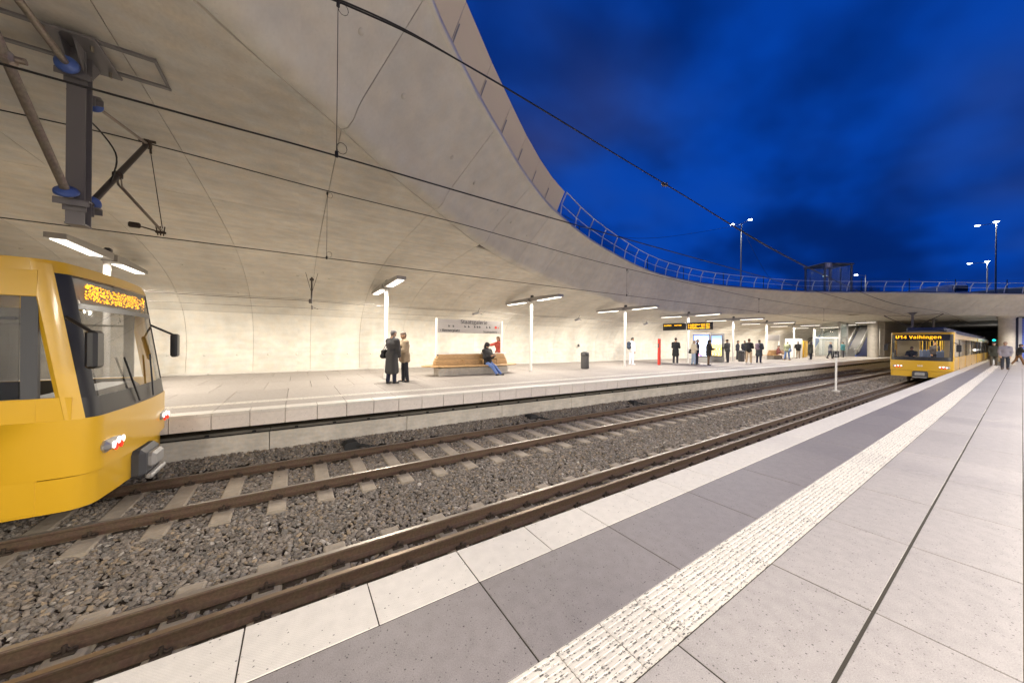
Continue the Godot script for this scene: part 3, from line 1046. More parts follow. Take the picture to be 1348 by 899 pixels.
func drop_post(called: String, label: String, s: float, p: float, top: float, bottom: float, detail: bool) -> Node3D:
	var t := thing(called, label, "catenary post", V(s, bottom, p))
	var h := top - bottom
	var sh := shape()
	# H-section: two flanges and a web
	sh.box(Vector3(0, h * 0.5, -0.063), Vector3(0.13, h, 0.012))
	sh.box(Vector3(0, h * 0.5, 0.063), Vector3(0.13, h, 0.012))
	sh.box(Vector3(0, h * 0.5, 0), Vector3(0.010, h, 0.114))
	sh.box(Vector3(-0.062, h * 0.5, 0), Vector3(0.006, h, 0.114))
	sh.box(Vector3(0, -0.008, 0), Vector3(0.14, 0.016, 0.148))
	obj("column", sh.mesh(), M.steel, t)
	var pl := shape().cbox(Vector3(0, h - 0.02, 0), Vector3(0.42, 0.03, 0.62), 0.006)
	for sg in [-1.0, 1.0]:
		for w in [-0.05, 0.05]:
			pl.prism([Vector3(w - 0.006, h - 0.035, sg * 0.07), Vector3(w - 0.006, h - 0.035, sg * 0.27), Vector3(w - 0.006, h - 0.26, sg * 0.07)], Vector3(0.012, 0, 0))
	obj("head_plate", pl.mesh(), M.steel, t)
	if detail:
		var rail := shape()
		for z in [-0.24, 0.24]: rail.box(Vector3(0, h + 0.005, z), Vector3(1.25, 0.022, 0.05))
		for x in [-0.61, 0.61]: rail.box(Vector3(x, h + 0.008, 0), Vector3(0.03, 0.016, 0.5))
		obj("anchor_rail", rail.mesh(), M.steel, t)
		for q in [[-0.15, -0.2], [0.15, -0.2], [-0.15, 0.2], [0.15, 0.2]]:
			obj("bolt", shape().tube([Vector3(q[0], h - 0.09, q[1]), Vector3(q[0], h, q[1])], 0.014, 6).mesh(), M.galv, t)
	return t

func make_overhead() -> void:
	var post := drop_post("catenary_post", "dark steel post hanging from the ceiling with blue insulators above the tram", -1.94, 5.4, 4.53, 2.70, true)
	# positions on it, counted from its lower end: side to the far track is -z, to the near track +z
	for q in [[0.22, -1], [0.22, 1], [1.42, -1], [1.52, 1]]:
		var y: float = q[0]
		var sg: float = q[1]
		var br := shape().box(Vector3(0, y, sg * 0.105), Vector3(0.24, 0.012, 0.07)).box(Vector3(0, y - 0.03, sg * 0.14), Vector3(0.24, 0.06, 0.008)).box(Vector3(0, y - 0.05, sg * 0.078), Vector3(0.16, 0.1, 0.01))
		obj("bracket", br.mesh(), M.steel, post)
	var L := V(-1.94, 2.70, 5.4)      # origin of the post in the world
	var node_far := V(-1.9, 4.40, 7.1) - L
	var low_far := Vector3(0.02, 0.24, -0.13)
	var top_far := Vector3(0.02, 1.38, -0.13)
	var arm := obj("cantilever_arm", bar(low_far, node_far, 0.03), M.tube_dark, post)
	obj("insulator", disc(low_far + (node_far - low_far).normalized() * 0.1, node_far - low_far, 0.075, 0.036), M.blue_disc, arm)
	var tie := obj("top_tie", bar(top_far, node_far, 0.019), M.galv, post)
	obj("insulator", disc(top_far + (node_far - top_far).normalized() * 0.1, node_far - top_far, 0.075, 0.036), M.blue_disc, tie)
	var kn := shape().cbox(node_far, Vector3(0.09, 0.12, 0.1), 0.02)
	kn.tube([node_far + Vector3(-0.09, 0.04, 0), node_far + Vector3(0.09, 0.05, 0)], 0.02, 6)
	kn.tube([node_far + Vector3(0.03, 0.0, 0), node_far + Vector3(0.03, -0.12, -0.03)], 0.014, 6)
	obj("clamp", kn.mesh(), M.clip, post)
	var mid := low_far.lerp(node_far, 0.42)
	var hold := V(-1.8, 3.16, 7.3) - L
	obj("steady_arm", shape().tube([mid + Vector3(0, -0.02, 0), mid + Vector3(0, -0.11, -0.02), hold + Vector3(0, 0.03, 0.04)], 0.012, 7).mesh(), M.galv, post)
	obj("steady_arm", shape().tube([mid + Vector3(0.03, -0.02, 0), mid + Vector3(0.03, -0.12, -0.02), hold + Vector3(0.03, 0.02, 0.02)], 0.008, 6).mesh(), M.galv, post)
	obj("clamp", shape().cbox(mid, Vector3(0.085, 0.085, 0.085), 0.02).mesh(), M.clip, post)
	var wc := shape().cbox(hold, Vector3(0.12, 0.04, 0.04), 0.01)
	wc.cbox(hold + Vector3(-0.28, 0.06, 0), Vector3(0.13, 0.08, 0.05), 0.015)
	wc.tube([hold, hold + Vector3(-0.25, 0.06, 0)], 0.01, 5)
	for k in 3: wc.tube([hold + Vector3(0.03 * k - 0.03, -0.05, 0), hold + Vector3(0.05 * k - 0.05, 0.09, 0.02)], 0.008, 5)
	obj("contact_clamp", wc.mesh(), M.clip, post)
	obj("hanger_wire", bar(node_far + Vector3(0.03, -0.12, -0.03), hold + Vector3(0.02, 0.06, 0), 0.005, 5), M.wire, post)
	# arms to the near track: they leave the picture at its left edge
	var low_near := Vector3(-0.02, 0.24, 0.13)
	var top_near := Vector3(-0.02, 1.54, 0.13)
	var node_near := V(-1.95, 4.36, 3.66) - L
	var tube_dir := (node_near - low_near).normalized()
	var a2 := obj("cantilever_arm", bar(low_near, node_near, 0.034), M.galv, post)
	obj("insulator", disc(low_near + tube_dir * 0.06, tube_dir, 0.088, 0.036), M.blue_disc, a2)
	var t2 := obj("top_tie", bar(top_near, node_near, 0.03), M.galv, post)
	obj("insulator", disc(top_near + (node_near - top_near).normalized() * 0.06, node_near - top_near, 0.088, 0.036), M.blue_disc, t2)
	var mid2 := low_near.lerp(node_near, 0.55)
	obj("clamp", shape().cbox(mid2, Vector3(0.1, 0.1, 0.1), 0.02).tube([mid2 + Vector3(-0.1, 0, 0), mid2 + Vector3(0.1, 0.01, 0)], 0.025, 8).mesh(), M.galv, post)
	obj("steady_arm", shape().tube([mid2, mid2 + Vector3(-0.04, -0.1, 0.05), V(-1.95, 3.33, 3.62) - L], 0.016, 7).mesh(), M.galv, post)
	obj("jumper_cable", shape().tube(sag_line([V(-2.6, 4.42, 7.2) - L, Vector3(-0.3, 1.55, -0.9), Vector3(0.16, 0.95, -0.3), low_far.lerp(node_far, 0.3)]), 0.008, 6).mesh(), M.wire, post)

	var far_posts := [["dark steel post hanging from the ceiling in front of the waiting tram", 47.5], ["dark steel post hanging from the ceiling behind the waiting tram front", 61.0]]
	for q in far_posts:
		var d := drop_post("catenary_post", q[0], q[1], 5.5, 4.58, 3.0, false)
		for sg in [-1.0, 1.0]:
			obj("cantilever_arm", bar(Vector3(0, 0.2, sg * 0.12), Vector3(0, 1.35, sg * 1.75), 0.03), M.tube_dark, d)
			obj("top_tie", bar(Vector3(0, 1.25, sg * 0.12), Vector3(0, 1.38, sg * 1.75), 0.02), M.galv, d)

	var wires := [
		["contact_wire", "black contact wire over the far track", 0.0075, [V(-9, 3.06, 7.34), V(-1.8, 3.09, 7.34), V(5.4, 3.11, 7.34), V(20, 3.16, 7.34), V(45, 3.16, 7.34), V(100, 3.2, 7.34)]],
		["messenger_wire", "sagging black carrier wire over the far track", 0.0085, [V(-9, 4.3, 7.2), V(-3.31, 4.46, 7.25), V(-1.9, 4.49, 7.3), V(0.45, 4.40, 7.34), V(3.13, 4.33, 7.34), V(5.4, 4.21, 7.34), V(9.4, 4.04, 7.34), V(19.8, 3.86, 7.34), V(33, 4.05, 7.34), V(47.5, 4.4, 7.34), V(61, 4.4, 7.34), V(90, 4.3, 7.34)]],
		["contact_wire", "black contact wire over the near track beneath the double carrier wire", 0.008, [V(-9, 3.27, 3.6), V(-1.6, 3.28, 3.6), V(0.25, 3.29, 3.6), V(2.63, 3.26, 3.6), V(7.6, 3.24, 3.6), V(20, 3.22, 3.6), V(47, 3.2, 3.6), V(100, 3.2, 3.6)]]]
	for w in wires:
		var o := obj(w[0], shape().tube(sag_line(w[3]), w[2], 6).mesh(), M.wire)
		tag(o, w[1], "wire")
	var dbl := thing("messenger_wire", "double carrier wire crossing the sky over the near track", "wire")
	for e in [0.0, 0.06]:
		obj("strand", shape().tube(sag_line([V(-9, 4.4 + e, 3.6), V(-1.9, 4.42 + e, 3.62), V(0.35, 4.80 + e * 0.5, 3.6 + e), V(1.92, 4.77 + e, 3.6 + e), V(5.7, 4.45 + e, 3.6 + e), V(12.3, 3.92 + e, 3.6 + e * 0.6), V(24, 3.65, 3.6 + e * 0.4), V(38, 4.1, 3.6), V(47.5, 4.4, 3.62), V(61, 4.4, 3.62), V(90, 4.3, 3.6)]), 0.009, 6).mesh(), M.wire, dbl)
	var cl := shape().cbox(V(5.7, 4.47, 3.63), Vector3(0.16, 0.05, 0.05), 0.01)
	cl.tube([V(5.6, 4.40, 3.6), V(5.82, 4.54, 3.66)], 0.018, 6)
	obj("wire_clamp", cl.mesh(), M.galv, dbl)
	# droppers between carrier and contact wire
	for q in [[0.3, 4.80, 3.29, 3.6, "over the near track beside the hanging steel post"], [0.46, 4.40, 3.09, 7.34, "over the far track in front of the back wall"], [9.4, 4.04, 3.12, 7.34, "over the far track below the railing start"], [19.8, 3.87, 3.15, 7.34, "over the far track beside the departure boards"], [30.0, 3.98, 3.15, 7.34, "over the far track beyond the departure boards"]]:
		var d := thing("dropper", "thin dropper wire with loop " + q[4], "dropper wire", V(q[0], q[2], q[3]))
		obj("wire", bar(Vector3.ZERO, Vector3(0, q[1] - q[2], 0), 0.0035, 5), M.wire, d)
		for e in [0.0, 1.0]:
			var y: float = lerpf(0.035, q[1] - q[2] - 0.03, e)
			obj("clamp", shape().cbox(Vector3(0, y - 0.02, 0), Vector3(0.03, 0.06, 0.025), 0.006).mesh(), M.wire, d)
			var loop := []
			for k in 11:
				var t := TAU * k / 10.0
				loop.append(Vector3(0.045 - 0.045 * cos(t), y + 0.05 * (1 if e == 0 else -1) + 0.055 * sin(t), 0))
			obj("loop", shape().tube(loop, 0.003, 4, false).mesh(), M.wire, d)
	# service cables with small fittings slung along the vault behind the lamp posts
	var cab := thing("service_cable", "thin slung cables running along the back wall above the platform", "cable")
	for q in [[2.93, 14.5, 0.008], [2.66, 14.6, 0.005], [3.02, 14.9, 0.005]]:
		var line := []
		for k in 67: line.append(V(-9.0 + k, q[0] - 0.05 * absf(sin((k - 9.4) * PI / 6.9)) + 0.04, q[1]))
		obj("cable", shape().tube(line, q[2], 5).mesh(), M.tube_dark, cab)
	var hang := thing("ceiling_hanger", "tall hanging rod with wire triangle holding cables at the back wall", "hanger", V(0.43, 2.9, 14.5))
	obj("rod", bar(Vector3(0, 0.05, 0), Vector3(0, 0.95, 0), 0.028, 8), M.tube_dark, hang)
	obj("strut", shape().tube([Vector3(-0.2, 1.12, 0), Vector3(-0.03, 0.45, 0)], 0.008, 5).tube([Vector3(0.2, 1.12, 0), Vector3(0.03, 0.45, 0)], 0.008, 5).tube([Vector3(-0.24, 1.12, 0), Vector3(0.24, 1.12, 0)], 0.012, 5).mesh(), M.tube_dark, hang)
	obj("insulator", shape().cbox(Vector3(0, 0.86, 0), Vector3(0.14, 0.09, 0.1), 0.02).cbox(Vector3(-0.03, 0.05, 0), Vector3(0.12, 0.16, 0.08), 0.02).mesh(), M.tube_dark, hang)
	obj("clamp", shape().cbox(Vector3(0.02, -0.18, 0), Vector3(0.06, 0.14, 0.05), 0.01).tube([Vector3(0, -0.15, 0), Vector3(0.22, -0.24, 0)], 0.01, 5).mesh(), M.tube_dark, hang)
	for q in [[7.35, "above the station name sign"], [14.1, "above the litter bin"], [20.7, "above the red pillar"], [27.4, "above the poster cases"]]:
		var f := thing("cable_fitting", "small grey spotlight fitting slung on the cables " + q[1], "fitting", V(q[0], 2.86, 14.5))
		obj("stem", bar(Vector3(0.06, 0.1, 0), Vector3(0.14, 0.28, 0), 0.012, 6), M.tube_dark, f)
		obj("housing", shape().cbox(Vector3(-0.1, 0, 0.05), Vector3(0.34, 0.1, 0.22), 0.04, Basis(Vector3.BACK, 0.25)).mesh(), M.grey_paint, f)
		obj("arm", bar(Vector3(0.02, 0.06, 0), Vector3(0.3, -0.02, 0), 0.012, 6), M.tube_dark, f)

# ---------------------------------------------------------------- lettering
func words(text: String, height: float, m: Material, parent: Node, at: Vector3, turn: float, bold := true, depth := 0.004, called := "lettering") -> MeshInstance3D:
	var f := SystemFont.new()
	f.font_names = PackedStringArray(["Droid Sans"])
	f.font_weight = 700 if bold else 400
	var t := TextMesh.new()
	t.text = text
	t.font = f
	t.font_size = 64
	t.pixel_size = height / 46.0
	t.depth = depth
	return obj(called, t, m, parent, at, turn)

# ---------------------------------------------------------------- furniture of the far platform
func stadium(l: float, w: float, n := 8) -> Array:
	# closed outline in the ground plane: straight sides with rounded ends
	var r := []
	for e in [1.0, -1.0]:
		for k in n + 1:
			var t := -PI / 2 + PI * k / n
			r.append(Vector3(e * (l * 0.5 - w * 0.5 + cos(t) * w * 0.5), 0, e * sin(t) * w * 0.5))
	return r

func shifted(l: Array, d: Vector3) -> Array:
	var r := []
	for q in l: r.append(q + d)
	return r

func make_bench(label: String, at: Vector3, extra: bool) -> Node3D:
	var t := thing("timber_bench", label, "bench", at, 0.0, "timber benches on the far platform")
	obj("plinth", shape().cbox(Vector3(0, 0.17, 0.02), Vector3(3.35, 0.34, 0.62), 0.02).mesh(), M.concrete, t)
	obj("seat_rail", shape().box(Vector3(0, 0.36, 0.12), Vector3(3.2, 0.05, 0.06)).box(Vector3(0, 0.36, -0.12), Vector3(3.2, 0.05, 0.06)).mesh(), M.galv, t)
	# seat: long boat shape of boards
	for k in 7:
		var z := -0.54 + 0.18 * k
		var l := 4.55 * (1.0 - pow(absf(z) / 0.78, 2.2) * 0.62)
		var sh := shape().cbox(Vector3(0, 0.405, z), Vector3(l, 0.045, 0.172), 0.012)
		obj("seat_board", sh.mesh(), M["timber%d" % (k % 3)], t)
	# back: stacked rails that bend round both ends, narrower towards the top
	for k in 6:
		var w := 0.40 - 0.035 * k
		var o := shifted(stadium(3.62 - 0.05 * k * k * 0.3, w, 6), Vector3(0, 0.435 + 0.079 * k, 0))
		obj("back_slat", shape().prism(o, Vector3(0, 0.066, 0), true).mesh(), M["timber%d" % ((k * 2 + 1) % 3)], t)
	obj("back_core", shape().prism(shifted(stadium(3.3, 0.16, 5), Vector3(0, 0.43, 0)), Vector3(0, 0.46, 0)).mesh(), M.galv, t)
	obj("cap", shape().prism(shifted(stadium(3.5, 0.2, 6), Vector3(0, 0.91, 0)), Vector3(0, 0.022, 0), true).mesh(), M.white_paint, t)
	if extra:
		for x in [-0.55, 0.35, 1.05]:
			obj("armrest", shape().cbox(Vector3(x, 0.66, 0.26), Vector3(0.05, 0.045, 0.3), 0.012).cbox(Vector3(x, 0.545, 0.39), Vector3(0.045, 0.22, 0.035), 0.008).mesh(), M.timber1, t)
	return t

func make_sign(label: String, at: Vector3, full: bool) -> void:
	var t := thing("station_sign", label, "sign", at)
	for x in [-1.62, 1.62]:
		obj("post", shape().box(Vector3(x, 1.22, 0), Vector3(0.07, 2.44, 0.09)).mesh(), M.white_paint, t)
	for k in 3:
		obj("panel", shape().cbox(Vector3(0, 2.32 - 0.2 * k, 0), Vector3(3.14, 0.193, 0.05), 0.004).mesh(), M.sign_grey, t)
	if full:
		words("Staatsgalerie", 0.17, M.ink, t, Vector3(0.15, 2.325, 0.03), 0.0, false)
		words("‹ Kernerplatz", 0.105, M.ink, t, Vector3(-1.02, 1.93, 0.03), 0.0, true)
		words("Staatsgalerie ›", 0.095, M.ink, t, Vector3(1.02, 1.90, 0.03), 0.0, false)
		# small pictograms of lift, stair and platform, red transport mark
		var pic := shape()
		for x in [-1.08, -0.88, -0.32, -0.14, 0.16, 0.3, 0.42, 0.78, 0.94]:
			pic.box(Vector3(x, 2.12, 0.028), Vector3(0.03, 0.085, 0.006))
			pic.box(Vector3(x + 0.035, 2.105, 0.028), Vector3(0.04, 0.03, 0.006))
		obj("pictogram", pic.mesh(), M.ink, t)
		obj("red_mark", shape().tube([Vector3(1.28, 2.12, 0.024), Vector3(1.28, 2.12, 0.032)], 0.062, 20).tube([Vector3(1.42, 2.1, 0.024), Vector3(1.42, 2.1, 0.032)], 0.028, 12).mesh(), M.red, t)

func make_bin(label: String, at: Vector3) -> void:
	var t := thing("litter_bin", label, "litter bin", at, 0.0, "grey litter bins")
	obj("body", shape().lathe(Vector3.ZERO, [Vector2(0.0, 0.02), Vector2(0.215, 0.02), Vector2(0.225, 0.05), Vector2(0.225, 0.70)], 24).mesh(), M.bin_grey, t)
	obj("hood", shape().lathe(Vector3.ZERO, [Vector2(0.21, 0.70), Vector2(0.235, 0.71), Vector2(0.235, 0.86), Vector2(0.20, 0.91), Vector2(0.09, 0.945), Vector2(0.0, 0.95)], 24).mesh(), M.bin_grey, t)
	obj("slot", shape().cbox(Vector3(-0.06, 0.80, 0.205), Vector3(0.17, 0.07, 0.07), 0.01).mesh(), M.black, t)
	obj("sticker", shape().box(Vector3(0.13, 0.8, 0.205), Vector3(0.06, 0.06, 0.012), Basis(Vector3.UP, 0.5)).mesh(), M.white_paint, t)
	obj("foot", shape().lathe(Vector3.ZERO, [Vector2(0.17, 0.0), Vector2(0.17, 0.03)], 16).mesh(), M.black, t)

func led_rows(parent: Node, rows: Array, x0: float, y0: float, h: float, face: Vector3, across: Vector3, at: Vector3) -> void:
	# rows of lit dots in blocks: each row is a list of [start, end] in metres along "across"
	var sh := shape()
	rng.seed = 1000 + int(absf(at.x) * 10.0)
	for ri in rows.size():
		for seg in rows[ri]:
			var x: float = seg[0]
			while x < seg[1]:
				var wd := rng.randf_range(0.028, 0.05)
				var hh := h * rng.randf_range(0.6, 1.0)
				var c: Vector3 = at + across * (x0 + x + wd * 0.5) + Vector3.UP * (y0 - ri * h * 1.45 - (h - hh) * 0.5 * (1 if rng.randf() < 0.7 else -1)) + face * 0.004
				var bs := Basis(across, Vector3.UP, face)
				sh.box(c, Vector3(wd * 0.78, hh, 0.004), bs)
				x += wd + 0.006
	obj("lit_text", sh.mesh(), M.amber, parent)

func make_displays() -> void:
	var at := V(23.9, 0.0, 13.3)
	for q in [[1.0, "amber departure board with one lit line on the lamp post", [[[0.02, 0.06], [0.12, 0.62], [0.85, 1.08], [1.16, 1.38]]]], [-1.0, "amber departure board with three lit lines on the lamp post", [[[0.02, 0.08], [0.16, 0.86], [0.92, 1.18], [1.26, 1.5]], [[0.02, 0.08], [0.16, 0.62], [0.96, 1.18], [1.26, 1.5]], [[0.02, 0.08], [0.16, 1.18], [1.26, 1.5]]]]]:
		var t := thing("departure_board", q[1], "display", at, 0.0, "departure boards")
		var pz: float = q[0] * 0.93
		var c := Vector3(-0.14, 2.74, -pz)
		obj("case", shape().cbox(c, Vector3(0.2, 0.5, 1.72), 0.015).mesh(), M.black, t)
		obj("top_cover", shape().box(c + Vector3(0, 0.262, 0), Vector3(0.24, 0.024, 1.76)).mesh(), M.grey_paint, t)
		obj("arm", bar(c + Vector3(0.1, 0.18, 0), Vector3(0.07, 2.92, -pz * 0.06), 0.025, 8), M.grey_paint, t)
		led_rows(t, q[2], -0.78, 0.11, 0.085, Vector3(-1, 0, 0), Vector3(0, 0, 1), c + Vector3(-0.102, 0, 0))

func make_poster_case(label: String, at: Vector3, kind: int) -> void:
	var t := thing("poster_case", label, "poster case", at, 0.0, "lit poster cases")
	obj("stele", shape().cbox(Vector3(0.0, 1.15, 0), Vector3(0.22, 2.3, 1.36), 0.02).mesh(), M.grey_paint, t)
	var im := picture(64, func(x, y):
		var u: float = x / 64.0
		var v: float = y / 64.0
		if kind == 0:
			var c := Color(0.85, 0.9, 1.0)
			if v < 0.1 or u < 0.06 or u > 0.94: c = Color(0.45, 0.6, 1.0)
			if absf(u - 0.4 - 0.2 * sin(v * 7.0)) < 0.08 and v > 0.45: c = Color(0.55, 0.45, 0.75)
			if v > 0.72 and u < 0.35: c = Color(0.95, 0.35, 0.4)
			return c
		var d := Color(0.98, 0.85, 0.45)
		if v < 0.4: d = Color(0.45, 0.6, 0.95).lerp(Color(0.9, 0.92, 0.95), v * 2.2)
		elif fmod(u * 5.0 + sin(v * 12.0), 1.0) < 0.35: d = Color(1.0, 0.95, 0.8)
		return d)
	var m := mat(Color.WHITE, 0.2)
	m.emission_enabled = true
	m.emission_texture = im
	m.emission = Color.BLACK
	m.emission_operator = BaseMaterial3D.EMISSION_OP_ADD
	m.emission_energy_multiplier = 1.3
	m.albedo_texture = im
	var qm := QuadMesh.new()
	qm.size = Vector2(1.14, 1.62)
	var pane := obj("poster", qm, m, t, Vector3(-0.118, 1.3, 0), -PI / 2)
	obj("frame", shape().box(Vector3(-0.112, 2.14, 0), Vector3(0.02, 0.06, 1.24)).box(Vector3(-0.112, 0.46, 0), Vector3(0.02, 0.06, 1.24)).box(Vector3(-0.112, 1.3, 0.6), Vector3(0.02, 1.74, 0.05)).box(Vector3(-0.112, 1.3, -0.6), Vector3(0.02, 1.74, 0.05)).mesh(), M.black, t)

func make_furniture() -> void:
	make_bench("timber bench with slatted back on concrete plinth under the station name sign", V(6.55, 0.05, 13.35), true)
	make_sign("grey station name sign reading Staatsgalerie on two white posts behind the bench", V(6.6, 0.05, 13.6), true)
	make_bench("timber bench on concrete plinth near the glass lift", V(40.3, 0.05, 13.4), false)
	make_sign("blank looking grey sign on white posts over the distant bench", V(40.3, 0.05, 13.7), false)
	make_bin("grey round litter bin standing alone on the far platform", V(13.4, 0.05, 13.2))
	make_bin("grey round litter bin behind the backpack wearers", V(31.0, 0.05, 12.7))
	var rp := thing("red_pillar", "slim red emergency call pillar on the far platform", "pillar", V(20.3, 0.05, 13.2))
	obj("body", shape().cbox(Vector3(0, 0.88, 0), Vector3(0.2, 1.76, 0.13), 0.02).mesh(), M.red, rp)
	obj("call_panel", shape().cbox(Vector3(-0.102, 1.3, 0), Vector3(0.012, 0.3, 0.09), 0.004).mesh(), M.dark_grey, rp)
	obj("foot_plate", shape().box(Vector3(0, 0.008, 0), Vector3(0.28, 0.016, 0.2)).mesh(), M.grey_paint, rp)
	make_displays()
	make_poster_case("lit poster case with a pale figure poster beside the departure boards", V(26.4, 0.05, 13.55), 0)
	make_poster_case("lit poster case with a yellow and blue poster", V(28.5, 0.05, 13.6), 1)
	var kiosk := thing("service_cabinet", "tall plain white cabinet near the glass lift", "cabinet", V(46.6, 0.05, 13.9))
	obj("body", shape().cbox(Vector3(0, 1.05, 0), Vector3(0.9, 2.1, 1.3), 0.02).mesh(), M.white_paint, kiosk)
	obj("door", shape().cbox(Vector3(-0.455, 1.05, 0), Vector3(0.02, 1.96, 1.18), 0.004).mesh(), M.white_paint, kiosk)
	obj("handle", shape().cbox(Vector3(-0.48, 1.1, 0.5), Vector3(0.03, 0.16, 0.04), 0.006).mesh(), M.grey_paint, kiosk)
	for q in [[48.6, 13.9, "yellow ticket machine beside the white cabinet"], [50.3, 14.2, "yellow ticket machine beside the glass lift"]]:
		var tm := thing("ticket_machine", q[2], "ticket machine", V(q[0], 0.05, q[1]), 0.0, "ticket machines")
		obj("body", shape().cbox(Vector3(0, 0.95, 0), Vector3(0.6, 1.9, 0.85), 0.03).mesh(), M.yellow, tm)
		obj("screen", shape().cbox(Vector3(-0.305, 1.35, 0), Vector3(0.012, 0.4, 0.5), 0.004).mesh(), glow(Color(0.45, 0.6, 0.95), 0.9), tm)
		obj("slot_panel", shape().cbox(Vector3(-0.305, 0.85, 0), Vector3(0.012, 0.35, 0.6), 0.004).mesh(), M.dark_grey, tm)
	var wb := thing("wall_box", "small dark box with drip stain mounted on the back wall", "wall box", V(17.6, 1.28, 17.98))
	obj("case", shape().cbox(Vector3(0, 0.0, 0.0), Vector3(0.16, 0.2, 0.14), 0.02).mesh(), M.dark_grey, wb)
	obj("lid", shape().cbox(Vector3(0, 0.02, 0.075), Vector3(0.12, 0.12, 0.02), 0.006).mesh(), M.grey_paint, wb)
	var sg := thing("signal_post", "short white signal post with black board between the tracks", "signal", V(25.2, -1.1, 5.63))
	obj("post", bar(Vector3.ZERO, Vector3(0, 2.2, 0), 0.045, 10), M.white_paint, sg)
	obj("board", shape().cbox(Vector3(-0.03, 2.1, 0), Vector3(0.06, 0.36, 0.26), 0.01).mesh(), M.black, sg)
	words("H", 0.16, M.white_paint, sg, Vector3(-0.066, 2.03, 0), -PI / 2)
	obj("lens", shape().tube([Vector3(-0.05, 2.2, 0.06), Vector3(-0.075, 2.2, 0.06)], 0.03, 10).tube([Vector3(-0.05, 2.2, -0.06), Vector3(-0.075, 2.2, -0.06)], 0.03, 10).mesh(), M.grey_paint, sg)
	obj("footing", shape().cbox(Vector3(0, 0.03, 0), Vector3(0.3, 0.12, 0.3), 0.02).mesh(), M.concrete, sg)

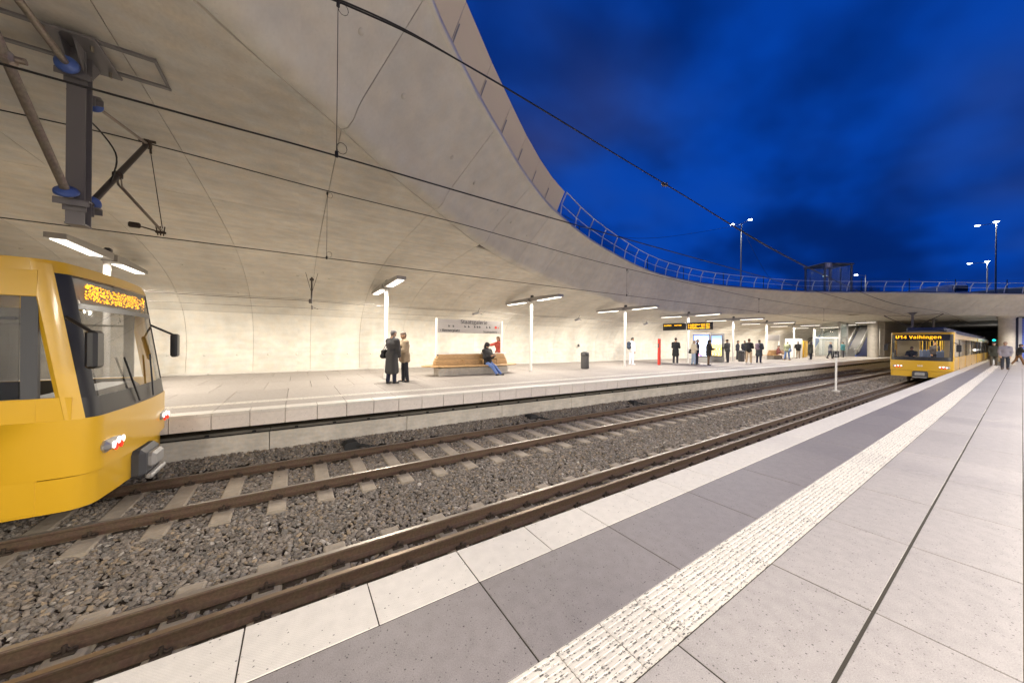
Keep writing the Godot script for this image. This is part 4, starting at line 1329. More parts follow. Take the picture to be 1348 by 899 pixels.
# ---------------------------------------------------------------- far end of the station
func make_far_end() -> void:
	for q in [[60.2, 10.1, "round concrete column beside the blue escalator"], [60.2, 0.85, "round concrete column at the end of the near platform"]]:
		var c := thing("concrete_column", q[2], "column", V(q[0], 0.0, q[1]), 0.0, "concrete columns")
		obj("shaft", shape().lathe(Vector3.ZERO, [Vector2(0.5, 0.0), Vector2(0.5, 4.6)], 28).mesh(), M.concrete, c)
		obj("collar", shape().lathe(Vector3.ZERO, [Vector2(0.5, 4.40), Vector2(0.56, 4.42), Vector2(0.62, 4.62)], 28).mesh(), M.concrete, c)
	var tun := thing("tunnel", "dark tunnel beyond the platforms behind the waiting tram", "tunnel")
	obj("side_wall", shape().box(V(91, 1.8, 9.6), Vector3(58, 6.0, 0.4)).mesh(), M.concrete, tun)
	obj("side_wall", shape().box(V(90.5, 1.8, 1.15), Vector3(59, 6.0, 0.3)).mesh(), M.concrete, tun)
	obj("ceiling", shape().box(V(90, 4.77, 5.4), Vector3(60, 0.3, 9.0)).mesh(), M.concrete, tun)
	obj("end_wall", shape().box(V(119, 1.8, 5.4), Vector3(0.4, 6, 9)).mesh(), M.concrete, tun)
	var ts := thing("tunnel_signal", "small green tunnel signal light glowing behind the tram", "signal", V(67.5, 2.2, 1.75))
	obj("case", shape().cbox(Vector3.ZERO, Vector3(0.2, 0.5, 0.36), 0.02).mesh(), M.black, ts)
	obj("lens", shape().tube([Vector3(-0.1, 0.05, 0), Vector3(-0.13, 0.05, 0)], 0.12, 14).mesh(), glow(Color(0.1, 0.9, 0.85), 2.0), ts)
	obj("bracket", bar(Vector3(0, 0, 0), Vector3(0.1, 0, 0.42), 0.03, 6), M.steel, ts)
	for q in [[66.4, 1.1, "round white lamp on the tunnel wall behind the tram"], [84.0, 2.6, "small round lamp added to light the depth of the tunnel"]]:  # the deeper lamp is added to brighten the tunnel
		var tl := thing("tunnel_lamp", q[2], "lamp", V(q[0], q[1], 1.62))
		obj("globe", shape().lathe(Vector3.ZERO, [Vector2(0.0, -0.16), Vector2(0.11, -0.12), Vector2(0.16, 0.0), Vector2(0.11, 0.12), Vector2(0.0, 0.16)], 14).mesh(), glow(Color(1, 0.98, 0.95), 2.5), tl)
		obj("bracket", bar(Vector3(0, 0, 0), Vector3(0.05, 0.1, 0.32), 0.03, 6), M.steel, tl)
		var l := OmniLight3D.new()
		l.name = "lamp_light"
		l.light_energy = 2.0
		l.light_size = 0.1
		l.omni_range = 40.0
		l.omni_attenuation = 2.0
		l.shadow_enabled = true
		tl.add_child(l, true)
	# wall of the stair hall
	var hall := thing("hall_wall", "bright concrete end wall behind stair and lift", "wall", V(74, 0, 14))
	obj("wall", shape().box(Vector3(0, 2.5, 0), Vector3(0.3, 6.5, 9.0)).mesh(), M.shell2, hall)
	# stairs and escalator climbing away from the platform
	var stair := thing("staircase", "broad concrete staircase climbing from the far platform end", "staircase", V(61.5, 0.05, 14.6))
	for k in 26:
		obj("step", shape().cbox(Vector3(0.32 * k + 0.16 + 0.02, 0.085 + 0.17 * k, 0), Vector3(0.36, 0.17, 3.2), 0.008).mesh(), M.concrete, stair)
	obj("side_wall", shape().prism([Vector3(0, 0, -1.85), Vector3(8.6, 4.4, -1.85), Vector3(8.6, 0, -1.85)], Vector3(0, 0, 0.2)).mesh(), M.shell2, stair)
	obj("handrail", shape().tube([Vector3(0, 1.0, 1.55), Vector3(8.3, 5.4, 1.55)], 0.025, 8).mesh(), M.steel_bright, stair)
	var esc := thing("escalator", "blue clad escalator rising beside the round column", "escalator", V(60.4, 0.05, 12.3))
	for z in [-0.62, 0.62]:
		obj("cladding", shape().prism([Vector3(0, 0.0, z - 0.05), Vector3(0, 0.25, z - 0.05), Vector3(1.2, 0.25, z - 0.05), Vector3(9.2, 4.75, z - 0.05), Vector3(9.2, 0, z - 0.05)], Vector3(0, 0, 0.1)).mesh(), M.blue_clad, esc)
		obj("balustrade", shape().prism([Vector3(-0.2, 0.3, z - 0.02), Vector3(-0.2, 0.95, z - 0.02), Vector3(1.2, 0.95, z - 0.02), Vector3(9.2, 5.45, z - 0.02), Vector3(9.2, 4.8, z - 0.02), Vector3(1.2, 0.3, z - 0.02)], Vector3(0, 0, 0.04)).mesh(), M.pane, esc)
		obj("handrail", shape().tube([Vector3(-0.25, 0.9, z), Vector3(-0.2, 1.0, z), Vector3(1.2, 1.0, z), Vector3(9.2, 5.5, z)], 0.045, 8).mesh(), M.white_paint, esc)
		obj("skirt", shape().tube([Vector3(-0.2, 0.28, z), Vector3(1.2, 0.28, z), Vector3(9.2, 4.78, z)], 0.05, 6).mesh(), M.steel_bright, esc)
	for k in 22:
		obj("step", shape().cbox(Vector3(1.2 + 0.36 * k, 0.12 + 0.2 * k, 0), Vector3(0.38, 0.2, 1.1), 0.01).mesh(), M.grey_paint, esc)
	# glass lift
	var lift := thing("glass_lift", "tall glass lift shaft with steel frame on the far platform", "lift", V(57.0, 0.05, 13.3))
	for q in [[-1.6, -1.2], [-1.6, 1.2], [1.6, -1.2], [1.6, 1.2]]:
		obj("corner_post", shape().box(Vector3(q[0], 2.3, q[1]), Vector3(0.18, 4.6, 0.18)).mesh(), M.grey_paint, lift)
	for y in [0.1, 2.35, 4.3]:
		obj("beam", shape().box(Vector3(-1.6, y, 0), Vector3(0.12, 0.14, 2.22)).box(Vector3(0, y, 1.2), Vector3(3.02, 0.14, 0.12)).mesh(), M.steel_bright, lift)
	for y in [1.22, 3.3]:
		obj("pane", shape().box(Vector3(-1.62, y, 0), Vector3(0.02, 1.9 if y > 2 else 2.1, 2.2)).mesh(), M.pane, lift)
		obj("pane", shape().box(Vector3(0, y, 1.22), Vector3(3.0, 1.9 if y > 2 else 2.1, 0.02)).mesh(), M.pane, lift)
	obj("cabin", shape().cbox(Vector3(0.2, 1.2, 0), Vector3(2.2, 2.2, 1.7), 0.02).mesh(), M.steel_bright, lift)
	obj("door", shape().box(Vector3(-0.93, 1.1, 0), Vector3(0.03, 2.05, 1.1)).mesh(), M.grey_paint, lift)
	for q in [[67.0, 4.2, 14.6, "added strip light brightening the middle of the concrete staircase"], [63.0, 4.2, 12.9, "added strip light brightening the foot of the blue escalator"], [57.0, 4.2, 10.2, "added strip light brightening the platform before the round column"], [71.5, 4.2, 12.4, "added strip light brightening the head of the blue escalator"]]:
		var cl := thing("added_ceiling_light", q[3], "added light", V(q[0], q[1], q[2]), 0.0, "added stair hall lights")  # unseen strip lights, added to brighten stair hall, escalator and column
		obj("case", shape().cbox(Vector3(0, 0.08, 0), Vector3(0.3, 0.12, 1.8), 0.02).mesh(), M.lamp_case, cl)
		obj("light_panel", shape().box(Vector3(0, 0.012, 0), Vector3(0.24, 0.012, 1.7)).mesh(), M.light_panel, cl)
		obj("hanger", bar(Vector3(0, 0.14, 0), Vector3(0, 0.4, 0), 0.02, 6), M.grey_paint, cl)
		area_light(cl, Vector3(0, -0.01, 0), Vector2(0.22, 1.6), 25.0)
	# blue ribbed wall at the end of the near platform
	var bw := thing("ribbed_wall", "blue horizontally ribbed cladding wall at the near platform end", "wall", V(62.2, 0.0, -3.6))
	obj("backing", shape().box(Vector3(0.1, 2.3, -0.5), Vector3(0.2, 4.6, 8.2)).mesh(), M.navy, bw)
	for k in 28:
		obj("slat", shape().cbox(Vector3(-0.03, 0.12 + 0.157 * k, 0), Vector3(0.05, 0.146, 7.2), 0.015).mesh(), M.blue_clad, bw)
	obj("edge_trim", shape().box(Vector3(-0.04, 2.25, -3.7), Vector3(0.16, 4.5, 0.2)).mesh(), M.steel_bright, bw)
	obj("edge_trim", shape().box(Vector3(-0.04, 2.25, -4.02), Vector3(0.16, 4.5, 0.1)).mesh(), M.steel_bright, bw)

# ---------------------------------------------------------------- street level above
func street_lamp(label: String, base: Vector3, h: float, heads: Array) -> void:
	var t := thing("street_lamp", label, "street lamp", base, 0.0, "street lamps above the station")
	obj("pole", shape().tube([Vector3.ZERO, Vector3(0, h, 0)], [0.09, 0.05], 10).mesh(), M.galv, t)
	for q in heads:
		var e: Vector3 = q
		if Vector2(e.x, e.z).length() > 0.2: obj("arm", bar(Vector3(0, h - 0.1, 0), e + Vector3(0, h, 0), 0.03, 6), M.galv, t)
		var hd := obj("lamp_head", shape().lathe(e + Vector3(0, h, 0), [Vector2(0.24, 0.03), Vector2(0.27, 0.06), Vector2(0.2, 0.13), Vector2(0.0, 0.15)], 14).mesh(), M.grey_paint, t)
		obj("light_panel", shape().lathe(e + Vector3(0, h, 0), [Vector2(0.0, -0.1), Vector2(0.14, -0.07), Vector2(0.22, 0.0), Vector2(0.23, 0.03)], 14).mesh(), M.street_glow, hd)
		var l := SpotLight3D.new()
		l.name = "lamp_light"
		l.position = e + Vector3(0, h - 0.14, 0)
		l.rotation_degrees = Vector3(-90, 0, 0)
		l.spot_angle = 85.0
		l.light_energy = 40.0
		l.light_size = 0.2
		l.light_color = Color(0.9, 0.96, 1.0)
		l.spot_range = 40.0
		l.shadow_enabled = true
		t.add_child(l, true)

func leafy_tree(label: String, base: Vector3, h: float, sd: int) -> void:
	rng.seed = sd
	var t := thing("small_tree", label, "tree", base, 0.0, "trees above the station")
	var tr := shape()
	tr.tube([Vector3.ZERO, Vector3(0.05, h * 0.35, 0), Vector3(0.0, h * 0.75, 0.04)], [0.09, 0.07, 0.03], 7)
	var tips := []
	for k in 14:
		var a := rng.randf() * TAU
		var y0 := rng.randf_range(0.25, 0.7) * h
		var tip := Vector3(cos(a) * rng.randf_range(0.4, 1.2), y0 + rng.randf_range(0.3, 0.9), sin(a) * rng.randf_range(0.4, 1.2))
		tr.tube([Vector3(0.02, y0, 0.02), tip * Vector3(0.5, 1, 0.5) + Vector3(0, -0.1, 0), tip], [0.03, 0.018, 0.008], 5)
		tips.append(tip)
	obj("trunk", tr.mesh(), M.bark, t)
	var lf := shape()
	for tip in tips:
		for k in 42:
			var q: Vector3 = tip + Vector3(rng.randfn(0, 0.24), rng.randfn(0, 0.2), rng.randfn(0, 0.24))
			var b := Basis.from_euler(Vector3(rng.randf() * TAU, rng.randf() * TAU, 0)) * rng.randf_range(0.04, 0.08)
			lf.quad(q - b.x, q + b.y * 0.5, q + b.x, q - b.y * 0.5)
	obj("crown", lf.mesh(), M.leaf, t)

func make_street() -> void:
	street_lamp("tall street lamp with two bright white heads behind the railing left of the lift house", V(46.5, 6.3, 19.2), 10.3, [Vector3(0.95, 0.45, 0.6), Vector3(-1.5, -0.35, -0.4)])
	street_lamp("tallest street lamp with two white heads beyond the footbridge", V(72, 6.3, 1.8), 10.5, [Vector3(-0.3, 0, 1.5) * -0.9, Vector3(0, 0.05, 0)])
	street_lamp("lower street lamp with two white heads beyond the footbridge", V(84, 6.3, 2.8), 7.5, [Vector3(-0.3, 0, -1.5), Vector3(0, 0.05, 0)])
	street_lamp("small distant street lamp with one head beside the lift house", V(78, 6.3, 14.0), 6.7, [Vector3(-0.6, 0.1, -1.0)])
	# glass house over the lift on the footbridge
	var t := thing("lift_house", "glass lift house with a white letter sign standing on the footbridge", "lift house", V(43.6, 6.3, 10.4), -0.55)
	for q in [[-1.3, -1.0], [-1.3, 1.0], [1.3, -1.0], [1.3, 1.0]]:
		obj("corner_post", shape().box(Vector3(q[0], 1.45, q[1]), Vector3(0.12, 2.9, 0.12)).mesh(), M.steel, t)
	obj("roof", shape().cbox(Vector3(0, 2.94, 0), Vector3(2.9, 0.12, 2.3), 0.02).mesh(), M.steel, t)
	for q in [[-1.32, 0, 0.02, 1.9], [1.32, 0, 0.02, 1.9]]:
		obj("pane", shape().box(Vector3(q[0], 1.4, q[1]), Vector3(q[2], 2.6, q[3])).mesh(), M.pane, t)
	for z in [-1.02, 1.02]:
		obj("pane", shape().box(Vector3(0, 1.4, z), Vector3(2.48, 2.6, 0.02)).mesh(), M.pane, t)
	obj("door_frame", shape().box(Vector3(0.2, 1.25, 1.05), Vector3(0.07, 2.5, 0.05)).box(Vector3(-0.9, 1.25, 1.05), Vector3(0.07, 2.5, 0.05)).mesh(), M.steel, t)
	var sgn := obj("sign", shape().cbox(Vector3(-1.1, 2.75, 1.14), Vector3(0.62, 0.5, 0.08), 0.01).mesh(), M.sign_grey, t)
	words("U", 0.3, M.white_paint, sgn, Vector3(-1.1, 2.75, 1.185), 0.0)
	obj("lamp", shape().cbox(Vector3(-0.5, 1.9, 0.2), Vector3(0.25, 0.12, 0.25), 0.03).mesh(), glow(Color(0.9, 1.0, 0.95), 1.2), t)
	leafy_tree("leafy small tree behind the footbridge railing", V(60, 6.3, 12.4), 2.9, 11)
	leafy_tree("low leafy tree behind the footbridge railing", V(58, 6.3, 10.2), 2.2, 17)
	# van and bus on the street
	var van := thing("parked_van", "white van standing beyond the footbridge railing", "van", V(62, 6.3, 5.5), 0.9)
	obj("body", shape().cbox(Vector3(0, 1.15, 0), Vector3(4.6, 1.7, 1.9), 0.2).mesh(), M.white_paint, van)
	obj("windscreen", shape().box(Vector3(-2.31, 1.5, 0), Vector3(0.02, 0.6, 1.5)).mesh(), M.black, van)
	for q in [[-1.5, 0.95], [1.5, 0.95], [-1.5, -0.95], [1.5, -0.95]]:
		obj("wheel", bar(Vector3(q[0], 0.34, q[1] - 0.1), Vector3(q[0], 0.34, q[1] + 0.1), 0.34, 16), M.rubber, van)
	for z in [-0.65, 0.65]:
		obj("headlight", shape().cbox(Vector3(-2.31, 0.85, z), Vector3(0.05, 0.18, 0.32), 0.02).mesh(), M.head_lamp, van)
	var bus := thing("parked_bus", "dark bus with amber display beyond the footbridge railing", "bus", V(77, 6.3, -1.0), 1.2)
	obj("body", shape().cbox(Vector3(3.0, 1.5, 0), Vector3(6.0, 2.5, 2.4), 0.15).mesh(), M.navy, bus)
	obj("display", shape().box(Vector3(-0.01, 2.2, 0), Vector3(0.02, 0.3, 1.6)).mesh(), M.black, bus)
	led_rows(bus, [[[0.0, 1.3]]], -0.65, 0.0, 0.18, Vector3(-1, 0, 0), Vector3(0, 0, 1), Vector3(-0.025, 2.2, 0))
	for q in [[1.0, 1.15], [4.8, 1.15], [1.0, -1.15], [4.8, -1.15]]:
		obj("wheel", bar(Vector3(q[0], 0.45, q[1] - 0.1), Vector3(q[0], 0.45, q[1] + 0.1), 0.45, 16), M.rubber, bus)
	# slack wires across the sky
	for q in [["slack dark span wire from the roof edge to the tall street lamp", [V(7.0, 9.2, 12.6), V(15, 8.6, 14.6), V(26, 10.6, 17.2), V(46.5, 16.4, 19.2)]], ["thin span wire from the street lamp down behind the railing", [V(46.5, 16.2, 19.2), V(47.5, 9.6, 16.6), V(50, 6.4, 14.0)]], ["thin span wire over the railing towards the lift house", [V(12, 7.5, 14.0), V(26, 8.3, 16.0), V(44, 7.6, 15.0)]]]:
		var o := obj("span_wire", shape().tube(sag_line(q[1]), 0.014, 5).mesh(), M.wire)
		tag(o, q[0], "wire")

# ---------------------------------------------------------------- trams
# local frame: x = 0 is the tip of the front, the cars run towards +x; y counts from platform level
func nose_plan(hw: float, x_front: float, back: float) -> Array:
	# plan of the front: slightly bowed face with rounded corners
	var r := []
	r.append(Vector2(back, -hw))
	for k in 6:
		var t := PI / 2 * k / 5.0
		r.append(Vector2(x_front + 0.30 - 0.24 * sin(t), -hw + 0.24 - 0.24 * cos(t)))
	for k in range(1, 6):
		var z := lerpf(-hw + 0.24, hw - 0.24, k / 6.0)
		r.append(Vector2(x_front + 0.06 * pow(absf(z) / (hw - 0.24), 2.0), z))
	for k in range(5, -1, -1):
		var t := PI / 2 * k / 5.0
		r.append(Vector2(x_front + 0.30 - 0.24 * sin(t), hw - 0.24 + 0.24 * cos(t)))
	r.append(Vector2(back, hw))
	return r

func nose_band(hw: float, y0: float, y1: float, x0: float, x1: float, first: int, last: int, th: float) -> ArrayMesh:
	# curved strip of the front between two heights, only plan points first..last
	var a := nose_plan(hw, x0, 1.1)
	var b := nose_plan(hw, x1, 1.1)
	var grid := []
	for k in range(first, last + 1):
		grid.append([Vector3(a[k].x, y0, a[k].y), Vector3(b[k].x, y1, b[k].y)])
	return slab_from(grid, func(q): return Vector3(1.0, 0, -q.z * 0.6).normalized(), th)

func make_tram(called: String, label: String, at: Vector3, turn: float, cars: int) -> Node3D:
	var t := thing(called, label, "tram", at, turn, "yellow trams")
	var hw := 1.325
	# --- front
	var low := shape()
	var plan := nose_plan(hw + 0.004, 0.0, 1.1)
	var o := []
	for q in plan: o.append(Vector3(q.x, -0.10, q.y))
	low.prism(o, Vector3(0, 0.66, 0), true)
	obj("front_panel", low.mesh(), M.yellow, t)
	var skirt := shape()
	o = []
	for q in nose_plan(hw - 0.012, 0.05, 1.1): o.append(Vector3(q.x, -0.50, q.y))
	skirt.prism(o, Vector3(0, 0.385, 0), true)
	obj("front_skirt", skirt.mesh(), M.yellow, t)
	var n := plan.size()
	var ws := obj("windscreen", nose_band(hw - 0.02, 0.56, 2.26, 0.02, 0.26, 3, n - 4, 0.012), M.windshield, t)
	obj("sign_case", nose_band(hw - 0.03, 1.90, 2.27, 0.30, 0.31, 4, n - 5, 0.05), M.black, t)
	obj("lower_mask", nose_band(hw - 0.012, 0.56, 0.80, 0.012, 0.045, 2, n - 3, 0.01), M.black, ws)
	obj("top_mask", nose_band(hw - 0.012, 1.86, 1.93, 0.195, 0.205, 3, n - 4, 0.01), M.black, ws)
	for sg in [0, 1]:
		obj("side_mask", nose_band(hw - 0.012, 0.56, 2.27, 0.012, 0.252, 3 if sg == 0 else n - 6, 5 if sg == 0 else n - 4, 0.01), M.black, ws)
		obj("corner_pillar", nose_band(hw, 0.56, 2.36, 0.0, 0.26, 1 if sg == 0 else n - 4, 3 if sg == 0 else n - 2, 0.06), M.yellow, t)
	obj("brow", nose_band(hw, 2.26, 2.40, 0.245, 0.30, 0, n - 1, 0.06), M.yellow, t)
	for sg in [-1.0, 1.0]:
		var hl := obj("headlight", shape().tube([Vector3(0.05, 0.16, sg * 0.96), Vector3(-0.005 + 0.02, 0.16, sg * 0.96)], 0.001, 4).cbox(Vector3(0.055, 0.16, sg * 0.95), Vector3(0.12, 0.15, 0.46), 0.05).mesh(), M.steel_bright, t)
		for q in [[-0.15, 0.02, 0], [-0.02, 0.03, 0], [0.11, 0.0, 0], [-0.09, -0.035, 1], [0.05, -0.035, 1]]:
			obj("lens", shape().tube([Vector3(0.0, 0.16 + q[1], sg * (0.95 + q[0])), Vector3(-0.012, 0.16 + q[1], sg * (0.95 + q[0]))], 0.045, 10).mesh(), M.head_lamp if q[2] == 0 else M.tail_lamp, hl)
		var mr := obj("mirror", shape().cbox(Vector3(0.02, 1.38, sg * 1.50), Vector3(0.10, 0.44, 0.20), 0.03).mesh(), M.black, t)
		obj("mirror_arm", bar(Vector3(0.3, 1.75, sg * 1.30), Vector3(0.04, 1.58, sg * 1.50), 0.02, 6), M.black, mr)
	var cp := obj("coupler_case", shape().cbox(Vector3(0.02, -0.34, 0.0), Vector3(0.2, 0.42, 0.66), 0.06).mesh(), M.dark_grey, t)
	obj("coupler", shape().cbox(Vector3(-0.1, -0.32, 0.0), Vector3(0.12, 0.22, 0.42), 0.04).mesh(), M.grey_paint, cp)
	obj("step_bar", shape().cbox(Vector3(-0.12, -0.53, 0.0), Vector3(0.08, 0.07, 0.62), 0.02).mesh(), M.grey_paint, cp)
	for sg in [-1.0, 1.0]:
		obj("cab_panel", shape().box(Vector3(0.6, 0.62, sg * (hw - 0.03)), Vector3(0.7, 0.4, 0.05)).mesh(), M.yellow, t)
	for z in [-0.78, 0.78]:
		obj("wiper", bar(Vector3(-0.01, 0.60, z * 0.35), Vector3(0.09, 1.25, z * 0.62), 0.012, 5), M.black, t)
	# --- cars
	for car in cars:
		var x0 := 0.5 + car * 19.5
		var x1 := x0 + 18.5
		var ln := x1 - x0
		var cx := (x0 + x1) * 0.5
		obj("floor", shape().box(Vector3(cx, 0.0, 0), Vector3(ln, 0.09, 2.56)).mesh(), M.dark_grey, t)
		var rf := shape()
		var arc := []
		for k in 9:
			var a := PI * k / 8.0
			arc.append(Vector3(x0 + 0.1, 2.24 + 0.26 * sin(a), -cos(a) * (hw - 0.01)))
		rf.prism(arc, Vector3(ln - 0.1, 0, 0))
		obj("roof", rf.mesh(), M.grey_paint, t)
		obj("interior_ceiling", shape().box(Vector3(cx + 0.5, 2.21, 0), Vector3(ln - 1.2, 0.03, 2.4)).mesh(), M.cream, t)
		obj("roof_equipment", shape().cbox(Vector3(cx - 2.0, 2.62, 0), Vector3(ln * 0.62, 0.3, 1.7), 0.08).mesh(), M.navy, t)
		for k in 5:
			obj("roof_clip", shape().box(Vector3(x0 + 2.0 + 3.4 * k, 2.48, 1.0), Vector3(0.08, 0.3, 0.3), Basis(Vector3.RIGHT, 0.5)).mesh(), M.steel_bright, t)
		for sg in [-1.0, 1.0]:
			obj("panel_frame", shape().box(Vector3(cx, 0.17, sg * (hw - 0.05)), Vector3(ln, 1.28, 0.04)).mesh(), M.rubber, t)
			for k in 11:
				var pw := ln / 11.0
				obj("side_panel", shape().cbox(Vector3(x0 + pw * (k + 0.5), 0.40, sg * (hw - 0.03)), Vector3(pw - 0.008, 0.83, 0.06), 0.008).mesh(), M.yellow, t)
				obj("skirt_panel", shape().cbox(Vector3(x0 + pw * (k + 0.5), -0.255, sg * (hw - 0.034)), Vector3(pw - 0.010, 0.46, 0.06), 0.01).mesh(), M.yellow, t)
			obj("cornice", shape().cbox(Vector3(cx, 2.12, sg * (hw - 0.03)), Vector3(ln, 0.30, 0.06), 0.008).mesh(), M.yellow, t)
			# bays: side window, door, window, window, door ...
			var bays := [["w", 1.9], ["d", 1.4], ["w", 1.75], ["w", 1.75], ["d", 1.4], ["w", 1.75], ["w", 1.75], ["d", 1.4], ["w", 1.75], ["w", 1.75], ["d", 1.4]]
			var x := x0 + 0.09
			for bi in bays.size():
				var w: float = bays[bi][1]
				if x + w > x1: break
				obj("window_pillar", shape().box(Vector3(x - 0.03, 1.40, sg * (hw - 0.035)), Vector3(0.12, 1.16, 0.05)).mesh(), M.dark_grey if bays[bi][0] == "w" else M.yellow, t)
				if bays[bi][0] == "w":
					var wd := obj("window", shape().box(Vector3(x + w * 0.5, 1.40, sg * (hw - 0.012)), Vector3(w - 0.08, 1.14, 0.012)).mesh(), M.tram_pane, t)
					obj("vent_bar", shape().box(Vector3(x + w * 0.5, 1.72, sg * (hw - 0.002)), Vector3(w - 0.1, 0.03, 0.014)).mesh(), M.dark_grey, wd)
				else:
					var dr := obj("door", shape().cbox(Vector3(x + w * 0.5, 0.45, sg * (hw - 0.002)), Vector3(w - 0.06, 0.72, 0.03), 0.006).mesh(), M.yellow, t)
					for e in [-1.0, 1.0]:
						obj("door_pane", shape().box(Vector3(x + w * 0.5 + e * w * 0.245, 1.39, sg * (hw - 0.008)), Vector3(w * 0.43, 1.12, 0.012)).mesh(), M.tram_pane, dr)
					obj("door_seam", shape().box(Vector3(x + w * 0.5, 0.95, sg * (hw + 0.001)), Vector3(0.022, 1.95, 0.03)).mesh(), M.rubber, dr)
				x += w
		# seats, poles
		for k in 8:
			for sg in [-1.0, 1.0]:
				var xs := x0 + 2.3 + 1.9 * k
				var se := obj("seat", shape().cbox(Vector3(xs, 0.48, sg * 0.82), Vector3(0.45, 0.1, 0.85), 0.03).cbox(Vector3(xs + 0.22, 0.82, sg * 0.82), Vector3(0.08, 0.7, 0.85), 0.03).mesh(), M.seat_cloth, t)
				obj("seat_foot", shape().box(Vector3(xs, 0.24, sg * 0.95), Vector3(0.3, 0.4, 0.3)).mesh(), M.dark_grey, se)
				obj("grab_pole", bar(Vector3(xs + 0.22, 0.05, sg * 0.42), Vector3(xs + 0.22, 2.2, sg * 0.42), 0.018, 6), M.amber_pole, t)
		for sg in [-1.0, 1.0]:
			obj("light_strip", shape().box(Vector3(cx, 2.185, sg * 0.5), Vector3(ln - 2.2, 0.02, 0.14)).mesh(), M.cabin_light, t)
		for k in 3:
			area_light(t, Vector3(x0 + 3.4 + 5.4 * k, 2.15, 0), Vector2(4.0, 0.9), 14.0, Color(1.0, 0.9, 0.72))
		obj("end_wall", shape().box(Vector3(x1 - 0.03, 1.2, 0), Vector3(0.05, 2.3, 2.5)).mesh(), M.dark_grey, t)
		# below the floor
		obj("underframe", shape().cbox(Vector3(cx + 0.6, -0.34, 0), Vector3(ln - 1.6, 0.5, 1.9), 0.05).mesh(), M.black, t)
		for bx in [x0 + 2.6, x1 - 2.8]:
			for dx in [-0.9, 0.9]:
				for sg in [-1.0, 1.0]:
					obj("wheel", bar(Vector3(bx + dx, -0.59, sg * 0.66), Vector3(bx + dx, -0.59, sg * 0.79), 0.33, 20), M.rail, t)
		if car + 1 < cars:
			obj("gangway", shape().cbox(Vector3(x1 + 0.5, 1.0, 0), Vector3(0.94, 2.3, 2.1), 0.05).mesh(), M.rubber, t)
	# driver's cab
	obj("dashboard", shape().cbox(Vector3(0.62, 0.62, 0), Vector3(0.5, 0.3, 2.3), 0.06).mesh(), M.dark_grey, t)
	obj("cab_partition", shape().box(Vector3(2.0, 1.1, -0.75), Vector3(0.05, 2.2, 1.0)).box(Vector3(2.0, 1.1, 1.0), Vector3(0.05, 2.2, 0.4)).mesh(), M.cream, t)
	return t

func make_trams() -> void:
	M.amber_pole = mat(lin(0.7, 0.5, 0.06), 0.35)
	var a := make_tram("yellow_tram", "yellow tram with amber sign U14 Vaihingen waiting at the near platform", V(34.0, 0.0, 3.6), 0.0, 2)
	words("U14", 0.2, M.amber, a, Vector3(0.285, 2.085, -0.86), -PI / 2, true, 0.01, "lit_text")
	words("Vaihingen", 0.2, M.amber, a, Vector3(0.285, 2.085, 0.16), -PI / 2, true, 0.01, "lit_text")
	words("SSB", 0.10, M.white_paint, a, Vector3(-0.012, 0.22, 0.0), -PI / 2, true, 0.01)
	var b := make_tram("yellow_tram", "yellow tram end close by, passing on the far track", V(-1.95, 0.0, 7.34), PI, 1)
	# dotted amber display: lit points only
	rng.seed = 900
	var dots := shape()
	for k in 420:
		var z := rng.randf_range(-0.95, 0.95)
		var y := 2.085 + rng.randf_range(-0.1, 0.1)
		dots.box(Vector3(0.286, y, z), Vector3(0.006, 0.016, 0.016))
	obj("lit_text", dots.mesh(), M.amber, b)
	var side := obj("side_display", shape().cbox(Vector3(1.8, 2.12, -1.327), Vector3(1.4, 0.22, 0.02), 0.004).mesh(), M.black, b)
	side.position = Vector3(0, 0, 0)
	var d2 := shape()
	for k in 300:
		d2.box(Vector3(1.8 + rng.randf_range(-0.64, 0.64), 2.12 + rng.randf_range(-0.075, 0.075), 1.337 * -1.0), Vector3(0.014, 0.014, 0.006))
	obj("lit_text", d2.mesh(), M.amber, side)

